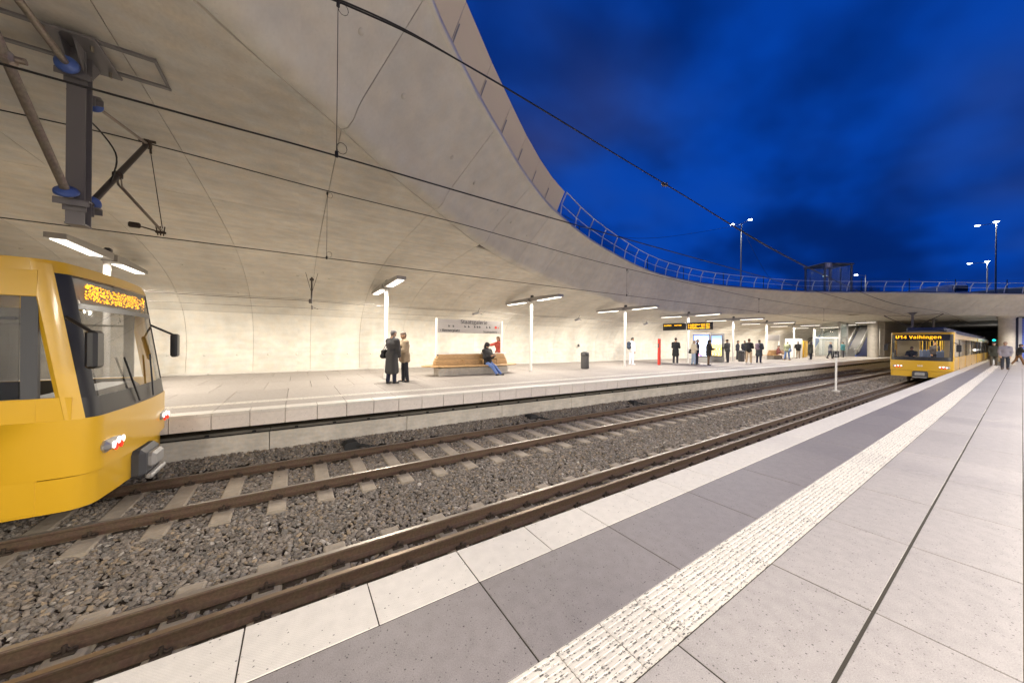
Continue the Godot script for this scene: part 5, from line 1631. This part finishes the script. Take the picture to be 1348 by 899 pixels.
# ---------------------------------------------------------------- people
# A figure is a set of tapered limbs joined by a smooth minimum and meshed as surface nets.
func nets(bones: Array, cell: float, k: float) -> Dictionary:
	var lo := Vector3(1e9, 1e9, 1e9)
	var hi := -lo
	for b in bones:
		var r: float = maxf(b[2], b[3]) + k * 0.5 + cell * 2.0
		for e in [b[0], b[1]]:
			lo = lo.min(e - Vector3.ONE * r)
			hi = hi.max(e + Vector3.ONE * r)
	var nx := int((hi.x - lo.x) / cell) + 2
	var ny := int((hi.y - lo.y) / cell) + 2
	var nz := int((hi.z - lo.z) / cell) + 2
	var f := PackedFloat32Array()
	f.resize(nx * ny * nz)
	f.fill(1.0)
	for b in bones:
		var a: Vector3 = b[0]
		var ba: Vector3 = b[1] - a
		var ra: float = b[2]
		var rb: float = b[3]
		var l2 := maxf(ba.length_squared(), 1e-9)
		var r := maxf(ra, rb) + k + cell * 2.0
		var mn: Vector3 = (a.min(b[1]) - Vector3.ONE * r - lo) / cell
		var mx: Vector3 = (a.max(b[1]) + Vector3.ONE * r - lo) / cell
		for z in range(maxi(0, int(mn.z)), mini(nz - 1, int(mx.z)) + 1):
			for y in range(maxi(0, int(mn.y)), mini(ny - 1, int(mx.y)) + 1):
				var row := (z * ny + y) * nx
				for x in range(maxi(0, int(mn.x)), mini(nx - 1, int(mx.x)) + 1):
					var q := lo + Vector3(x, y, z) * cell - a
					var h := clampf(q.dot(ba) / l2, 0.0, 1.0)
					var d := (q - ba * h).length() - (ra + (rb - ra) * h)
					var o := f[row + x]
					var m := k - absf(o - d)
					f[row + x] = minf(o, d) - (m * m / k * 0.25 if m > 0.0 else 0.0)
	var id := PackedInt32Array()
	id.resize(nx * ny * nz)
	id.fill(-1)
	var vs := PackedVector3Array()
	var ns := PackedVector3Array()
	var ids := PackedInt32Array()
	var sx := 1
	var sy := nx
	var sz := nx * ny
	var off := [0, sx, sy, sx + sy, sz, sx + sz, sy + sz, sx + sy + sz]
	var edges := [[0, 1], [2, 3], [4, 5], [6, 7], [0, 2], [1, 3], [4, 6], [5, 7], [0, 4], [1, 5], [2, 6], [3, 7]]
	for z in nz - 1:
		for y in ny - 1:
			var row := (z * ny + y) * nx
			for x in nx - 1:
				var i := row + x
				var f0 := f[i]
				if f0 > cell * 2.5 or f0 < -cell * 2.5: continue
				var inside := 0
				for c in 8:
					if f[i + off[c]] < 0.0: inside += 1
				if inside == 0 or inside == 8: continue
				var p := Vector3.ZERO
				var n := 0
				for e in edges:
					var fa := f[i + off[e[0]]]
					var fb := f[i + off[e[1]]]
					if (fa < 0.0) == (fb < 0.0): continue
					var t := fa / (fa - fb)
					var ca := Vector3(e[0] & 1, (e[0] >> 1) & 1, e[0] >> 2)
					var cb := Vector3(e[1] & 1, (e[1] >> 1) & 1, e[1] >> 2)
					p += ca.lerp(cb, t)
					n += 1
				id[i] = vs.size()
				vs.append(lo + (Vector3(x, y, z) + p / n) * cell)
				var g := Vector3(f[i + sx] + f[i + sx + sy] + f[i + sx + sz] + f[i + 7 * 0 + sx + sy + sz] - f[i] - f[i + sy] - f[i + sz] - f[i + sy + sz],
					f[i + sy] + f[i + sx + sy] + f[i + sy + sz] + f[i + sx + sy + sz] - f[i] - f[i + sx] - f[i + sz] - f[i + sx + sz],
					f[i + sz] + f[i + sx + sz] + f[i + sy + sz] + f[i + sx + sy + sz] - f[i] - f[i + sx] - f[i + sy] - f[i + sx + sy])
				ns.append(g.normalized())
	for z in range(1, nz - 1):
		for y in range(1, ny - 1):
			var row := (z * ny + y) * nx
			for x in range(1, nx - 1):
				var i := row + x
				if id[i] < 0: continue
				var s0 := f[i] < 0.0
				for ax in 3:
					var st: int = [sx, sy, sz][ax]
					if s0 == (f[i + st] < 0.0): continue
					var u: int = [sy, sz, sx][ax]
					var w: int = [sz, sx, sy][ax]
					var q := [id[i], id[i - u], id[i - u - w], id[i - w]]
					if q[0] < 0 or q[1] < 0 or q[2] < 0 or q[3] < 0: continue
					if s0: ids.append_array(PackedInt32Array([q[0], q[2], q[1], q[0], q[3], q[2]]))
					else: ids.append_array(PackedInt32Array([q[0], q[1], q[2], q[0], q[2], q[3]]))
	return {"v": vs, "n": ns, "i": ids}

func joined(parts: Array) -> ArrayMesh:
	# parts: [nets, Transform3D, Callable(Vector3) -> Color or null]
	var vs := PackedVector3Array()
	var ns := PackedVector3Array()
	var cs := PackedColorArray()
	var ids := PackedInt32Array()
	for p in parts:
		var d: Dictionary = p[0]
		var x: Transform3D = p[1]
		var nb := x.basis.inverse().transposed()
		var base := vs.size()
		var flip := x.basis.determinant() < 0.0
		for k in d.v.size():
			vs.append(x * d.v[k])
			ns.append((nb * d.n[k]).normalized())
			cs.append(p[2].call(d.v[k]) if p[2] != null else Color.WHITE)
		for k in range(0, d.i.size(), 3):
			ids.append(base + d.i[k])
			ids.append(base + d.i[k + (2 if flip else 1)])
			ids.append(base + d.i[k + (1 if flip else 2)])
	var arr := []
	arr.resize(Mesh.ARRAY_MAX)
	arr[Mesh.ARRAY_VERTEX] = vs
	arr[Mesh.ARRAY_NORMAL] = ns
	arr[Mesh.ARRAY_COLOR] = cs
	arr[Mesh.ARRAY_INDEX] = ids
	var m := ArrayMesh.new()
	m.add_surface_from_arrays(Mesh.PRIMITIVE_TRIANGLES, arr)
	return m

var head_net := {}
var hand_net := {}

func make_body_kit() -> void:
	# head about its middle, looking towards +z
	head_net = nets([
		[Vector3(0, 0.035, -0.03), Vector3(0, 0.03, 0.018), 0.080, 0.074],
		[Vector3(0, -0.02, 0.03), Vector3(0, -0.088, 0.052), 0.058, 0.026],
		[Vector3(-0.03, -0.03, 0.05), Vector3(0.03, -0.03, 0.05), 0.036, 0.036],
		[Vector3(0, 0.008, 0.09), Vector3(0, -0.024, 0.108), 0.006, 0.012],
		[Vector3(-0.076, 0.012, -0.012), Vector3(-0.074, -0.03, -0.004), 0.013, 0.008],
		[Vector3(0.076, 0.012, -0.012), Vector3(0.074, -0.03, -0.004), 0.013, 0.008],
		[Vector3(-0.018, -0.06, 0.078), Vector3(0.018, -0.06, 0.078), 0.010, 0.010],
		[Vector3(0, -0.06, -0.02), Vector3(0, -0.15, -0.03), 0.050, 0.055]], 0.011, 0.02)
	# relaxed hand hanging down from the wrist; thumb on the +x side, palm towards -z
	var b := []
	for k in 4:
		var x := -0.030 + 0.020 * k
		var l: float = [0.058, 0.072, 0.078, 0.070][k]
		b.append([Vector3(x * 0.6, 0.0, 0), Vector3(x, -0.085, 0.002), 0.015, 0.0125])
		b.append([Vector3(x, -0.085, 0.002), Vector3(x * 1.08, -0.085 - l * 0.5, -0.008), 0.0098, 0.0092])
		b.append([Vector3(x * 1.08, -0.085 - l * 0.5, -0.008), Vector3(x * 1.05, -0.085 - l * 0.92, -0.032), 0.0090, 0.0078])
	b.append([Vector3(0.022, -0.03, -0.004), Vector3(0.048, -0.066, -0.014), 0.014, 0.011])
	b.append([Vector3(0.048, -0.066, -0.014), Vector3(0.054, -0.1, -0.026), 0.0105, 0.0088])
	hand_net = nets(b, 0.006, 0.006)

func skin_of(c: Color) -> Callable:
	return func(q: Vector3) -> Color:
		# eyes, brows and lips on the head
		if q.z > 0.06 and absf(absf(q.x) - 0.032) < 0.014 and absf(q.y - 0.004) < 0.009: return Color(0.03, 0.025, 0.02)
		if q.z > 0.06 and absf(q.x) < 0.024 and absf(q.y + 0.058) < 0.008: return Color(c.r * 0.75, c.g * 0.5, c.b * 0.5)
		return c

func cloth(c: Array, r := 0.85) -> StandardMaterial3D:
	var m := mat(lin(c[0], c[1], c[2]), r)
	m.rim_enabled = true
	m.rim = 0.2
	return m

# d: at, turn, h (height), legs [[swing, bend] x2], arms [[swing, out, bend] x2], lean, sit, coat length, colours, hair, bag
func person(label: String, d: Dictionary) -> void:
	var k: float = d.get("h", 1.75) / 1.75
	var t := thing("person", label, "person", d.at, d.get("turn", 0.0), "people in the station")
	var fine: float = d.get("cell", 0.032)
	var lean: float = d.get("lean", 0.03)
	var sit: float = d.get("sit", 0.0)
	var hip_y: float = (0.92 if sit == 0.0 else sit) * k
	var legs: Array = d.get("legs", [[0.05, 0.05], [-0.05, 0.08]])
	var arms: Array = d.get("arms", [[0.05, 0.12, 0.25], [-0.03, 0.12, 0.25]])
	var hip := Vector3(0, hip_y, 0)
	var up := Vector3(0, cos(lean), sin(lean))
	var chest := hip + up * 0.36 * k
	var neck := hip + up * 0.565 * k
	var nod: float = d.get("nod", 0.15)
	var headc := neck + Vector3(0, 0.155 * cos(lean * 0.6), 0.155 * sin(lean * 0.6) + 0.03) * k
	var body := []
	var shirt := []
	var trousers := []
	var w: float = d.get("wide", 1.0)
	var puff: float = d.get("puff", 0.024)
	body.append([hip + Vector3(-0.06, 0.02, 0) * k, hip + Vector3(0.06, 0.02, 0) * k, 0.115 * k * w, 0.115 * k * w])
	body.append([hip, chest, 0.115 * k * w, 0.13 * k * w])
	body.append([chest + Vector3(-0.08, 0, 0) * k, chest + Vector3(0.08, 0, 0) * k, 0.115 * k * w, 0.115 * k * w])
	body.append([neck - up * 0.075 * k + Vector3(-0.155, 0, 0) * k, neck - up * 0.075 * k + Vector3(0.155, 0, 0) * k, 0.066 * k, 0.066 * k])
	body.append([neck - up * 0.06 * k, neck + up * 0.07 * k, 0.062 * k, 0.055 * k])
	for b in body.slice(0, 4): shirt.append([b[0], b[1], b[2] + puff, b[3] + puff])
	shirt.append([neck - up * 0.05 * k, neck + up * 0.025 * k, 0.085 * k, 0.075 * k])
	trousers.append([body[0][0], body[0][1], body[0][2] + 0.012, body[0][3] + 0.012])
	var shoes := []
	var hands := []
	for s in 2:
		var sg := -1.0 if s == 0 else 1.0
		var a: float = legs[s][0]
		var bend: float = legs[s][1]
		var spread: float = legs[s][2] if legs[s].size() > 2 else 0.02
		var h0 := hip + Vector3(sg * 0.095, -0.02, 0) * k
		var knee := h0 + Vector3(sg * spread, -cos(a), sin(a)).normalized() * 0.42 * k
		var a2 := a - bend
		var ankle := knee + Vector3(sg * spread * 0.4, -cos(a2), sin(a2)).normalized() * 0.41 * k
		body.append([h0, knee, 0.088 * k, 0.058 * k])
		body.append([knee, ankle, 0.056 * k, 0.038 * k])
		trousers.append([h0, knee, 0.098 * k, 0.074 * k])
		trousers.append([knee, ankle + Vector3(0, 0.01, 0), 0.073 * k, 0.064 * k])
		var toe_up: float = legs[s][3] if legs[s].size() > 3 else 0.0
		var fw := Vector3(sg * 0.15, sin(toe_up) - 0.12, cos(toe_up)).normalized()
		var heel := ankle + Vector3(0, -0.045 * k, -0.02 * k)
		body.append([ankle, heel + fw * 0.14 * k, 0.036 * k, 0.028 * k])
		shoes.append([[heel, heel + fw * 0.17 * k, 0.047 * k, 0.038 * k], [ankle, heel, 0.05 * k, 0.046 * k]])
		# arm
		var ar: Array = arms[s]
		var sh := neck - up * 0.085 * k + Vector3(sg * 0.185, 0, 0) * k
		var dirv := Vector3(sg * sin(ar[1]), -cos(ar[1]) * cos(ar[0]), cos(ar[1]) * sin(ar[0]))
		var elbow := sh + dirv.normalized() * 0.285 * k
		var inw: float = ar[3] if ar.size() > 3 else 0.15
		var d2 := Vector3(-sg * inw, -cos(ar[0] + ar[2]), sin(ar[0] + ar[2])).normalized()
		var wrist := elbow + d2 * 0.245 * k
		body.append([sh, elbow, 0.052 * k, 0.042 * k])
		body.append([elbow, wrist, 0.041 * k, 0.028 * k])
		shirt.append([sh, elbow, 0.058 * k + puff, 0.046 * k + puff])
		shirt.append([elbow, wrist - d2 * 0.01, 0.046 * k + puff * 0.9, 0.034 * k + puff * 0.7])
		var yb := -d2
		var zb := Vector3(0, 0, 1) if absf(yb.z) < 0.9 else Vector3.UP
		var xb := yb.cross(zb).normalized()
		zb = xb.cross(yb).normalized()
		hands.append(Transform3D(Basis(xb * -sg * -1.0, yb, zb).scaled_local(Vector3(-sg, 1, 1) * k), wrist))
	# coat tails
	var tail: float = d.get("coat", 0.0)
	if tail > 0.0:
		for x in [-0.075, 0.0, 0.075]:
			for z in [-0.03, 0.035]:
				shirt.append([hip + Vector3(x, 0.05, z) * k, hip + Vector3(x * 1.55, -tail, z * 1.8) * k, 0.105 * k, 0.10 * k])
	else:
		shirt[0][0] += Vector3(0, -0.02, 0)
	var sk: Array = d.get("skin", [0.42, 0.26, 0.18])
	var skc := Color(sk[0], sk[1], sk[2])
	var look := Basis.from_euler(Vector3(nod, d.get("look", 0.0), 0)).scaled_local(Vector3.ONE * k)
	var skm := mat(Color.WHITE, 0.55)
	skm.vertex_color_use_as_albedo = true
	var plain := func(_q): return skc
	obj("body", joined([[nets(body, fine, 0.035), Transform3D.IDENTITY, plain], [head_net, Transform3D(look, headc), skin_of(skc)], [hand_net, hands[0], plain], [hand_net, hands[1], plain]]), skm, t)
	var one := Transform3D.IDENTITY
	obj("trousers", joined([[nets(trousers, fine, 0.03), one, null]]), cloth(d.get("legs_c", [0.03, 0.03, 0.04])), t)
	obj("coat" if tail > 0.2 else "jacket", joined([[nets(shirt, fine * 0.9, 0.04), one, null]]), cloth(d.get("top_c", [0.03, 0.03, 0.035])), t)
	for b in shoes:
		obj("shoe", joined([[nets(b, 0.022, 0.02), one, null]]), cloth(d.get("shoe_c", [0.02, 0.02, 0.02]), 0.6), t)
	var hr := [[Vector3(0, 0.055, -0.035), Vector3(0, 0.06, 0.012), 0.083, 0.076], [Vector3(0, 0.0, -0.06), Vector3(0, -0.04, -0.055), 0.06, 0.045]]
	var style: String = d.get("hair", "short")
	if style == "long":
		hr.append([Vector3(0, 0.0, -0.06), Vector3(0, -0.26, -0.09), 0.075, 0.06])
		for x in [-0.06, 0.06]: hr.append([Vector3(x, 0.02, -0.02), Vector3(x * 1.2, -0.2, -0.03), 0.04, 0.035])
	elif style == "hood":
		hr = [[Vector3(0, 0.04, -0.045), Vector3(0, 0.05, 0.0), 0.105, 0.098], [Vector3(0, -0.02, -0.06), Vector3(0, -0.11, -0.05), 0.09, 0.085]]
	elif style == "cap":
		hr = [[Vector3(0, 0.062, -0.03), Vector3(0, 0.066, 0.012), 0.088, 0.082], [Vector3(-0.05, 0.03, -0.03), Vector3(0.05, 0.03, -0.03), 0.06, 0.06]]
	obj("hood" if style == "hood" else ("cap" if style == "cap" else "hair"), joined([[nets(hr, 0.016, 0.03), Transform3D(look, headc), null]]), cloth(d.get("hair_c", [0.03, 0.02, 0.014]), 0.75), t)
	var bag: String = d.get("bag", "")
	if bag == "backpack":
		var c := chest - up * 0.02 * k - Vector3(0, 0, 0.22 * k)
		obj("backpack", joined([[nets([[c + Vector3(-0.07, 0.14, 0), c + Vector3(0.07, 0.14, 0), 0.09, 0.09], [c + Vector3(-0.08, -0.14, -0.01), c + Vector3(0.08, -0.14, -0.01), 0.10, 0.10], [c + Vector3(0, 0.14, -0.02), c + Vector3(0, -0.14, -0.03), 0.12, 0.12]], 0.035, 0.05), one, null]]), cloth(d.get("bag_c", [0.02, 0.02, 0.025])), t)
	elif bag == "shoulder":
		var sd: float = d.get("bag_side", -1.0)
		var c := hip + Vector3(sd * 0.29, 0.06, -0.04) * k
		obj("shoulder_bag", joined([[nets([[c + Vector3(0, 0.07, -0.06), c + Vector3(0, 0.07, 0.06), 0.075, 0.075], [c + Vector3(0, -0.08, -0.08), c + Vector3(0, -0.08, 0.08), 0.09, 0.09]], 0.03, 0.05), one, null]]), cloth(d.get("bag_c", [0.015, 0.015, 0.017])), t)
		obj("strap", shape().tube([c + Vector3(0, 0.12, 0.03), neck + Vector3(sd * 0.13, -0.0, 0.09) * k, neck + Vector3(sd * 0.13, 0.0, -0.06) * k, c + Vector3(0, 0.12, -0.05)], 0.012, 5).mesh(), M.rubber, t)
	if d.get("phone", false):
		obj("phone", shape().cbox(hands[1].origin + Vector3(-0.03, 0.04, 0.07), Vector3(0.075, 0.15, 0.01), 0.003, Basis(Vector3.RIGHT, -0.6)).mesh(), M.black, t)

func make_people() -> void:
	make_body_kit()
	var stand := [[0.04, 0.05], [-0.04, 0.07]]
	var step := [[0.22, 0.1], [-0.18, 0.2]]
	var hang := [[0.05, 0.1, 0.22], [0.02, 0.1, 0.28]]
	var held := [[0.25, 0.12, 1.35, 0.45], [0.3, 0.12, 1.3, 0.45]]
	var P := V(0, 0.05, 0)
	person("person in a long dark grey coat with black shoulder bag beside the lamp post", {"at": V(2.72, 0.05, 11.75), "turn": 2.15, "h": 1.8, "cell": 0.026, "legs": stand, "arms": [[0.1, 0.12, 0.3], [0.45, 0.15, 1.1, 0.2]], "lean": 0.06, "nod": 0.3, "coat": 0.52, "puff": 0.034, "wide": 1.05, "top_c": [0.045, 0.044, 0.046], "legs_c": [0.012, 0.016, 0.04], "hair_c": [0.16, 0.15, 0.15], "hair": "short", "bag": "shoulder", "bag_side": 1.0})
	person("person in a beige jacket facing the long grey coat", {"at": V(3.22, 0.05, 11.98), "turn": -1.5, "h": 1.74, "cell": 0.026, "legs": stand, "arms": [[0.35, 0.1, 1.2, 0.3], [0.3, 0.1, 1.0, 0.3]], "lean": 0.05, "nod": 0.25, "coat": 0.14, "puff": 0.036, "top_c": [0.34, 0.26, 0.17], "legs_c": [0.02, 0.022, 0.03], "hair_c": [0.09, 0.06, 0.045], "skin": [0.5, 0.3, 0.2]})
	person("seated person in black hooded jacket and blue jeans with a phone on the bench", {"at": V(7.15, 0.05, 13.02), "turn": 0.28, "h": 1.78, "cell": 0.026, "sit": 0.53, "legs": [[1.2, 0.42, 0.02, 0.35], [1.12, 0.3, 0.05, 0.35]], "arms": [[0.35, 0.12, 1.5, 0.5], [0.4, 0.12, 1.5, 0.5]], "lean": -0.08, "nod": 0.55, "puff": 0.04, "wide": 1.05, "top_c": [0.014, 0.013, 0.014], "legs_c": [0.075, 0.13, 0.32], "hair": "hood", "hair_c": [0.012, 0.012, 0.013], "phone": true})
	person("long haired person in red with an arm stretched out behind the sign post", {"at": V(8.6, 0.05, 14.5), "turn": -1.35, "h": 1.7, "cell": 0.03, "legs": stand, "arms": [[1.35, 0.05, 0.05, 0.0], [0.1, 0.2, 0.9]], "coat": 0.35, "top_c": [0.42, 0.07, 0.05], "legs_c": [0.25, 0.05, 0.04], "hair": "long", "hair_c": [0.10, 0.06, 0.035]})
	person("person dressed all in white with a dark backpack beside the lamp post", {"at": V(18.9, 0.05, 14.3), "turn": 1.3, "h": 1.8, "legs": stand, "arms": hang, "top_c": [0.75, 0.75, 0.76], "legs_c": [0.72, 0.73, 0.78], "shoe_c": [0.7, 0.7, 0.72], "hair_c": [0.03, 0.025, 0.02], "bag": "backpack", "bag_c": [0.02, 0.03, 0.05]})
	person("person in a black coat standing alone beside the red pillar", {"at": V(22.4, 0.05, 13.3), "turn": 1.9, "h": 1.82, "legs": stand, "arms": held, "coat": 0.3, "top_c": [0.016, 0.017, 0.02], "hair_c": [0.07, 0.05, 0.04], "shoe_c": [0.5, 0.5, 0.5], "nod": 0.35})
	person("person in a cream jacket and pale jeans with a black shoulder bag below the boards", {"at": V(23.0, 0.05, 12.35), "turn": 1.0, "h": 1.66, "legs": stand, "arms": held, "puff": 0.04, "top_c": [0.5, 0.44, 0.34], "legs_c": [0.3, 0.38, 0.5], "hair_c": [0.35, 0.28, 0.2], "bag": "shoulder", "bag_side": 1.0})
	person("person in a navy jacket standing close behind the cream jacket", {"at": V(23.7, 0.05, 12.5), "turn": 0.6, "h": 1.74, "legs": stand, "arms": hang, "top_c": [0.02, 0.025, 0.06], "legs_c": [0.02, 0.022, 0.04], "hair_c": [0.05, 0.03, 0.02]})
	person("person with big dark hair in a black coat and brown trousers", {"at": V(23.7, 0.05, 11.7), "turn": 0.2, "h": 1.68, "legs": stand, "arms": held, "puff": 0.05, "coat": 0.2, "top_c": [0.014, 0.013, 0.013], "legs_c": [0.10, 0.06, 0.035], "hair": "hood", "hair_c": [0.012, 0.01, 0.01]})
	person("person in a dark grey jacket beside the yellow poster", {"at": V(28.4, 0.05, 12.6), "turn": 3.0, "h": 1.78, "cell": 0.036, "legs": stand, "arms": held, "puff": 0.04, "top_c": [0.05, 0.05, 0.05], "hair_c": [0.02, 0.015, 0.012], "hair": "cap"})
	var far := "person in dark clothes waiting beyond the poster cases"
	for q in [[34.6, 14.5, 0.4], [35.3, 14.2, -0.9]]:
		person(far, {"at": V(q[0], 0.05, q[1]), "turn": q[2], "h": 1.75, "cell": 0.042, "legs": stand, "arms": hang, "puff": 0.035, "top_c": [0.02, 0.022, 0.035], "hair_c": [0.03, 0.02, 0.015]})
	person("person in black jacket with black backpack and beige trousers", {"at": V(28.7, 0.05, 11.25), "turn": 1.7, "h": 1.84, "cell": 0.036, "legs": [[0.15, 0.1], [-0.12, 0.15]], "arms": held, "top_c": [0.02, 0.022, 0.02], "legs_c": [0.42, 0.31, 0.2], "shoe_c": [0.6, 0.6, 0.58], "hair_c": [0.12, 0.06, 0.03], "bag": "backpack", "nod": 0.3})
	person("person in a long grey coat with a mauve backpack", {"at": V(30.6, 0.05, 11.3), "turn": 1.4, "h": 1.78, "cell": 0.036, "legs": stand, "arms": held, "coat": 0.32, "puff": 0.045, "top_c": [0.05, 0.06, 0.07], "legs_c": [0.015, 0.02, 0.05], "bag": "backpack", "bag_c": [0.2, 0.15, 0.19], "hair_c": [0.03, 0.025, 0.02]})
	person("person in dark red sitting on the distant bench", {"at": V(39.4, 0.05, 12.95), "turn": 0.0, "h": 1.7, "cell": 0.042, "sit": 0.53, "legs": [[1.4, 1.3], [1.4, 1.35]], "arms": held, "top_c": [0.16, 0.05, 0.045], "legs_c": [0.5, 0.42, 0.36], "hair_c": [0.03, 0.02, 0.02]})
	person("person in an olive jacket and jeans walking with a blue bag", {"at": V(38.6, 0.05, 12.0), "turn": 1.3, "h": 1.74, "cell": 0.042, "legs": step, "arms": hang, "puff": 0.045, "top_c": [0.24, 0.26, 0.16], "legs_c": [0.10, 0.16, 0.32], "shoe_c": [0.35, 0.2, 0.09], "bag": "shoulder", "bag_side": -1.0, "bag_c": [0.2, 0.27, 0.42], "hair_c": [0.3, 0.3, 0.22]})
	person("person in a black jacket beside the white cabinet", {"at": V(45.2, 0.05, 13.1), "turn": 2.2, "h": 1.78, "cell": 0.042, "legs": stand, "arms": held, "puff": 0.04, "top_c": [0.018, 0.018, 0.022], "legs_c": [0.3, 0.24, 0.17], "bag": "backpack"})
	person("person in a grey green coat standing before the ticket machine", {"at": V(43.1, 0.05, 11.5), "turn": 2.8, "h": 1.74, "cell": 0.042, "legs": stand, "arms": hang, "coat": 0.22, "top_c": [0.06, 0.065, 0.055], "hair": "long", "hair_c": [0.05, 0.04, 0.03]})
	person("person in a navy coat with grey bag in front of the glass lift", {"at": V(48.0, 0.05, 11.2), "turn": 0.4, "h": 1.76, "cell": 0.042, "legs": step, "arms": hang, "coat": 0.25, "puff": 0.04, "top_c": [0.03, 0.04, 0.07], "bag": "shoulder", "bag_c": [0.2, 0.19, 0.2], "hair_c": [0.3, 0.22, 0.15]})
	person("person in a teal jacket beside the escalator foot", {"at": V(54.6, 0.05, 11.6), "turn": 2.9, "h": 1.8, "cell": 0.045, "legs": stand, "arms": hang, "puff": 0.05, "top_c": [0.05, 0.18, 0.2], "legs_c": [0.05, 0.05, 0.06]})
	person("person in dark olive clothes walking on the near platform beside the tram", {"at": V(46.0, 0.0, 1.2), "turn": -1.57, "h": 1.82, "cell": 0.04, "legs": step, "arms": hang, "puff": 0.03, "coat": 0.15, "top_c": [0.03, 0.032, 0.024], "legs_c": [0.07, 0.06, 0.045]})
	person("person in open black jacket over a grey pullover walking on the near platform", {"at": V(39.5, 0.0, 0.6), "turn": -1.5, "h": 1.82, "cell": 0.036, "legs": [[0.16, 0.08], [-0.1, 0.2]], "arms": [[0.1, 0.13, 0.2], [-0.05, 0.13, 0.2]], "puff": 0.028, "top_c": [0.22, 0.21, 0.25], "legs_c": [0.025, 0.03, 0.045], "hair_c": [0.3, 0.2, 0.15], "bag": "backpack"})
	person("person in black top and brown trousers striding past the blue ribbed wall", {"at": V(48.6, 0.0, 0.13), "turn": 0.2, "h": 1.72, "cell": 0.036, "legs": [[0.32, 0.1], [-0.25, 0.25]], "arms": [[0.5, 0.1, 0.9], [0.4, 0.1, 1.0]], "lean": 0.12, "top_c": [0.016, 0.016, 0.018], "legs_c": [0.17, 0.09, 0.04], "shoe_c": [0.6, 0.58, 0.5]})
	person("tram driver in dark uniform seated behind the windscreen", {"at": V(35.35, 0.05, 4.1), "turn": -1.57, "h": 1.75, "cell": 0.042, "sit": 0.55, "legs": [[1.35, 1.2], [1.35, 1.2]], "arms": [[0.7, 0.1, 0.8], [0.7, 0.1, 0.8]], "top_c": [0.03, 0.035, 0.045]})
	person("tram passenger standing behind the driver's cab", {"at": V(39.6, 0.05, 3.5), "turn": -1.3, "h": 1.72, "cell": 0.042, "legs": stand, "arms": hang, "top_c": [0.05, 0.05, 0.07], "hair_c": [0.1, 0.06, 0.04]})

func _ready() -> void:
	make_view()
	make_materials()
	print("materials ", Time.get_ticks_msec())
	make_curves()
	make_roof()
	make_eye()
	print("roof ", Time.get_ticks_msec())
	make_near_platform()
	make_far_platform()
	make_tracks()
	print("tracks ", Time.get_ticks_msec())
	make_lamps()
	make_overhead()
	make_furniture()
	make_far_end()
	make_street()
	print("objects ", Time.get_ticks_msec())
	make_trams()
	make_people()
	print("done ", Time.get_ticks_msec())
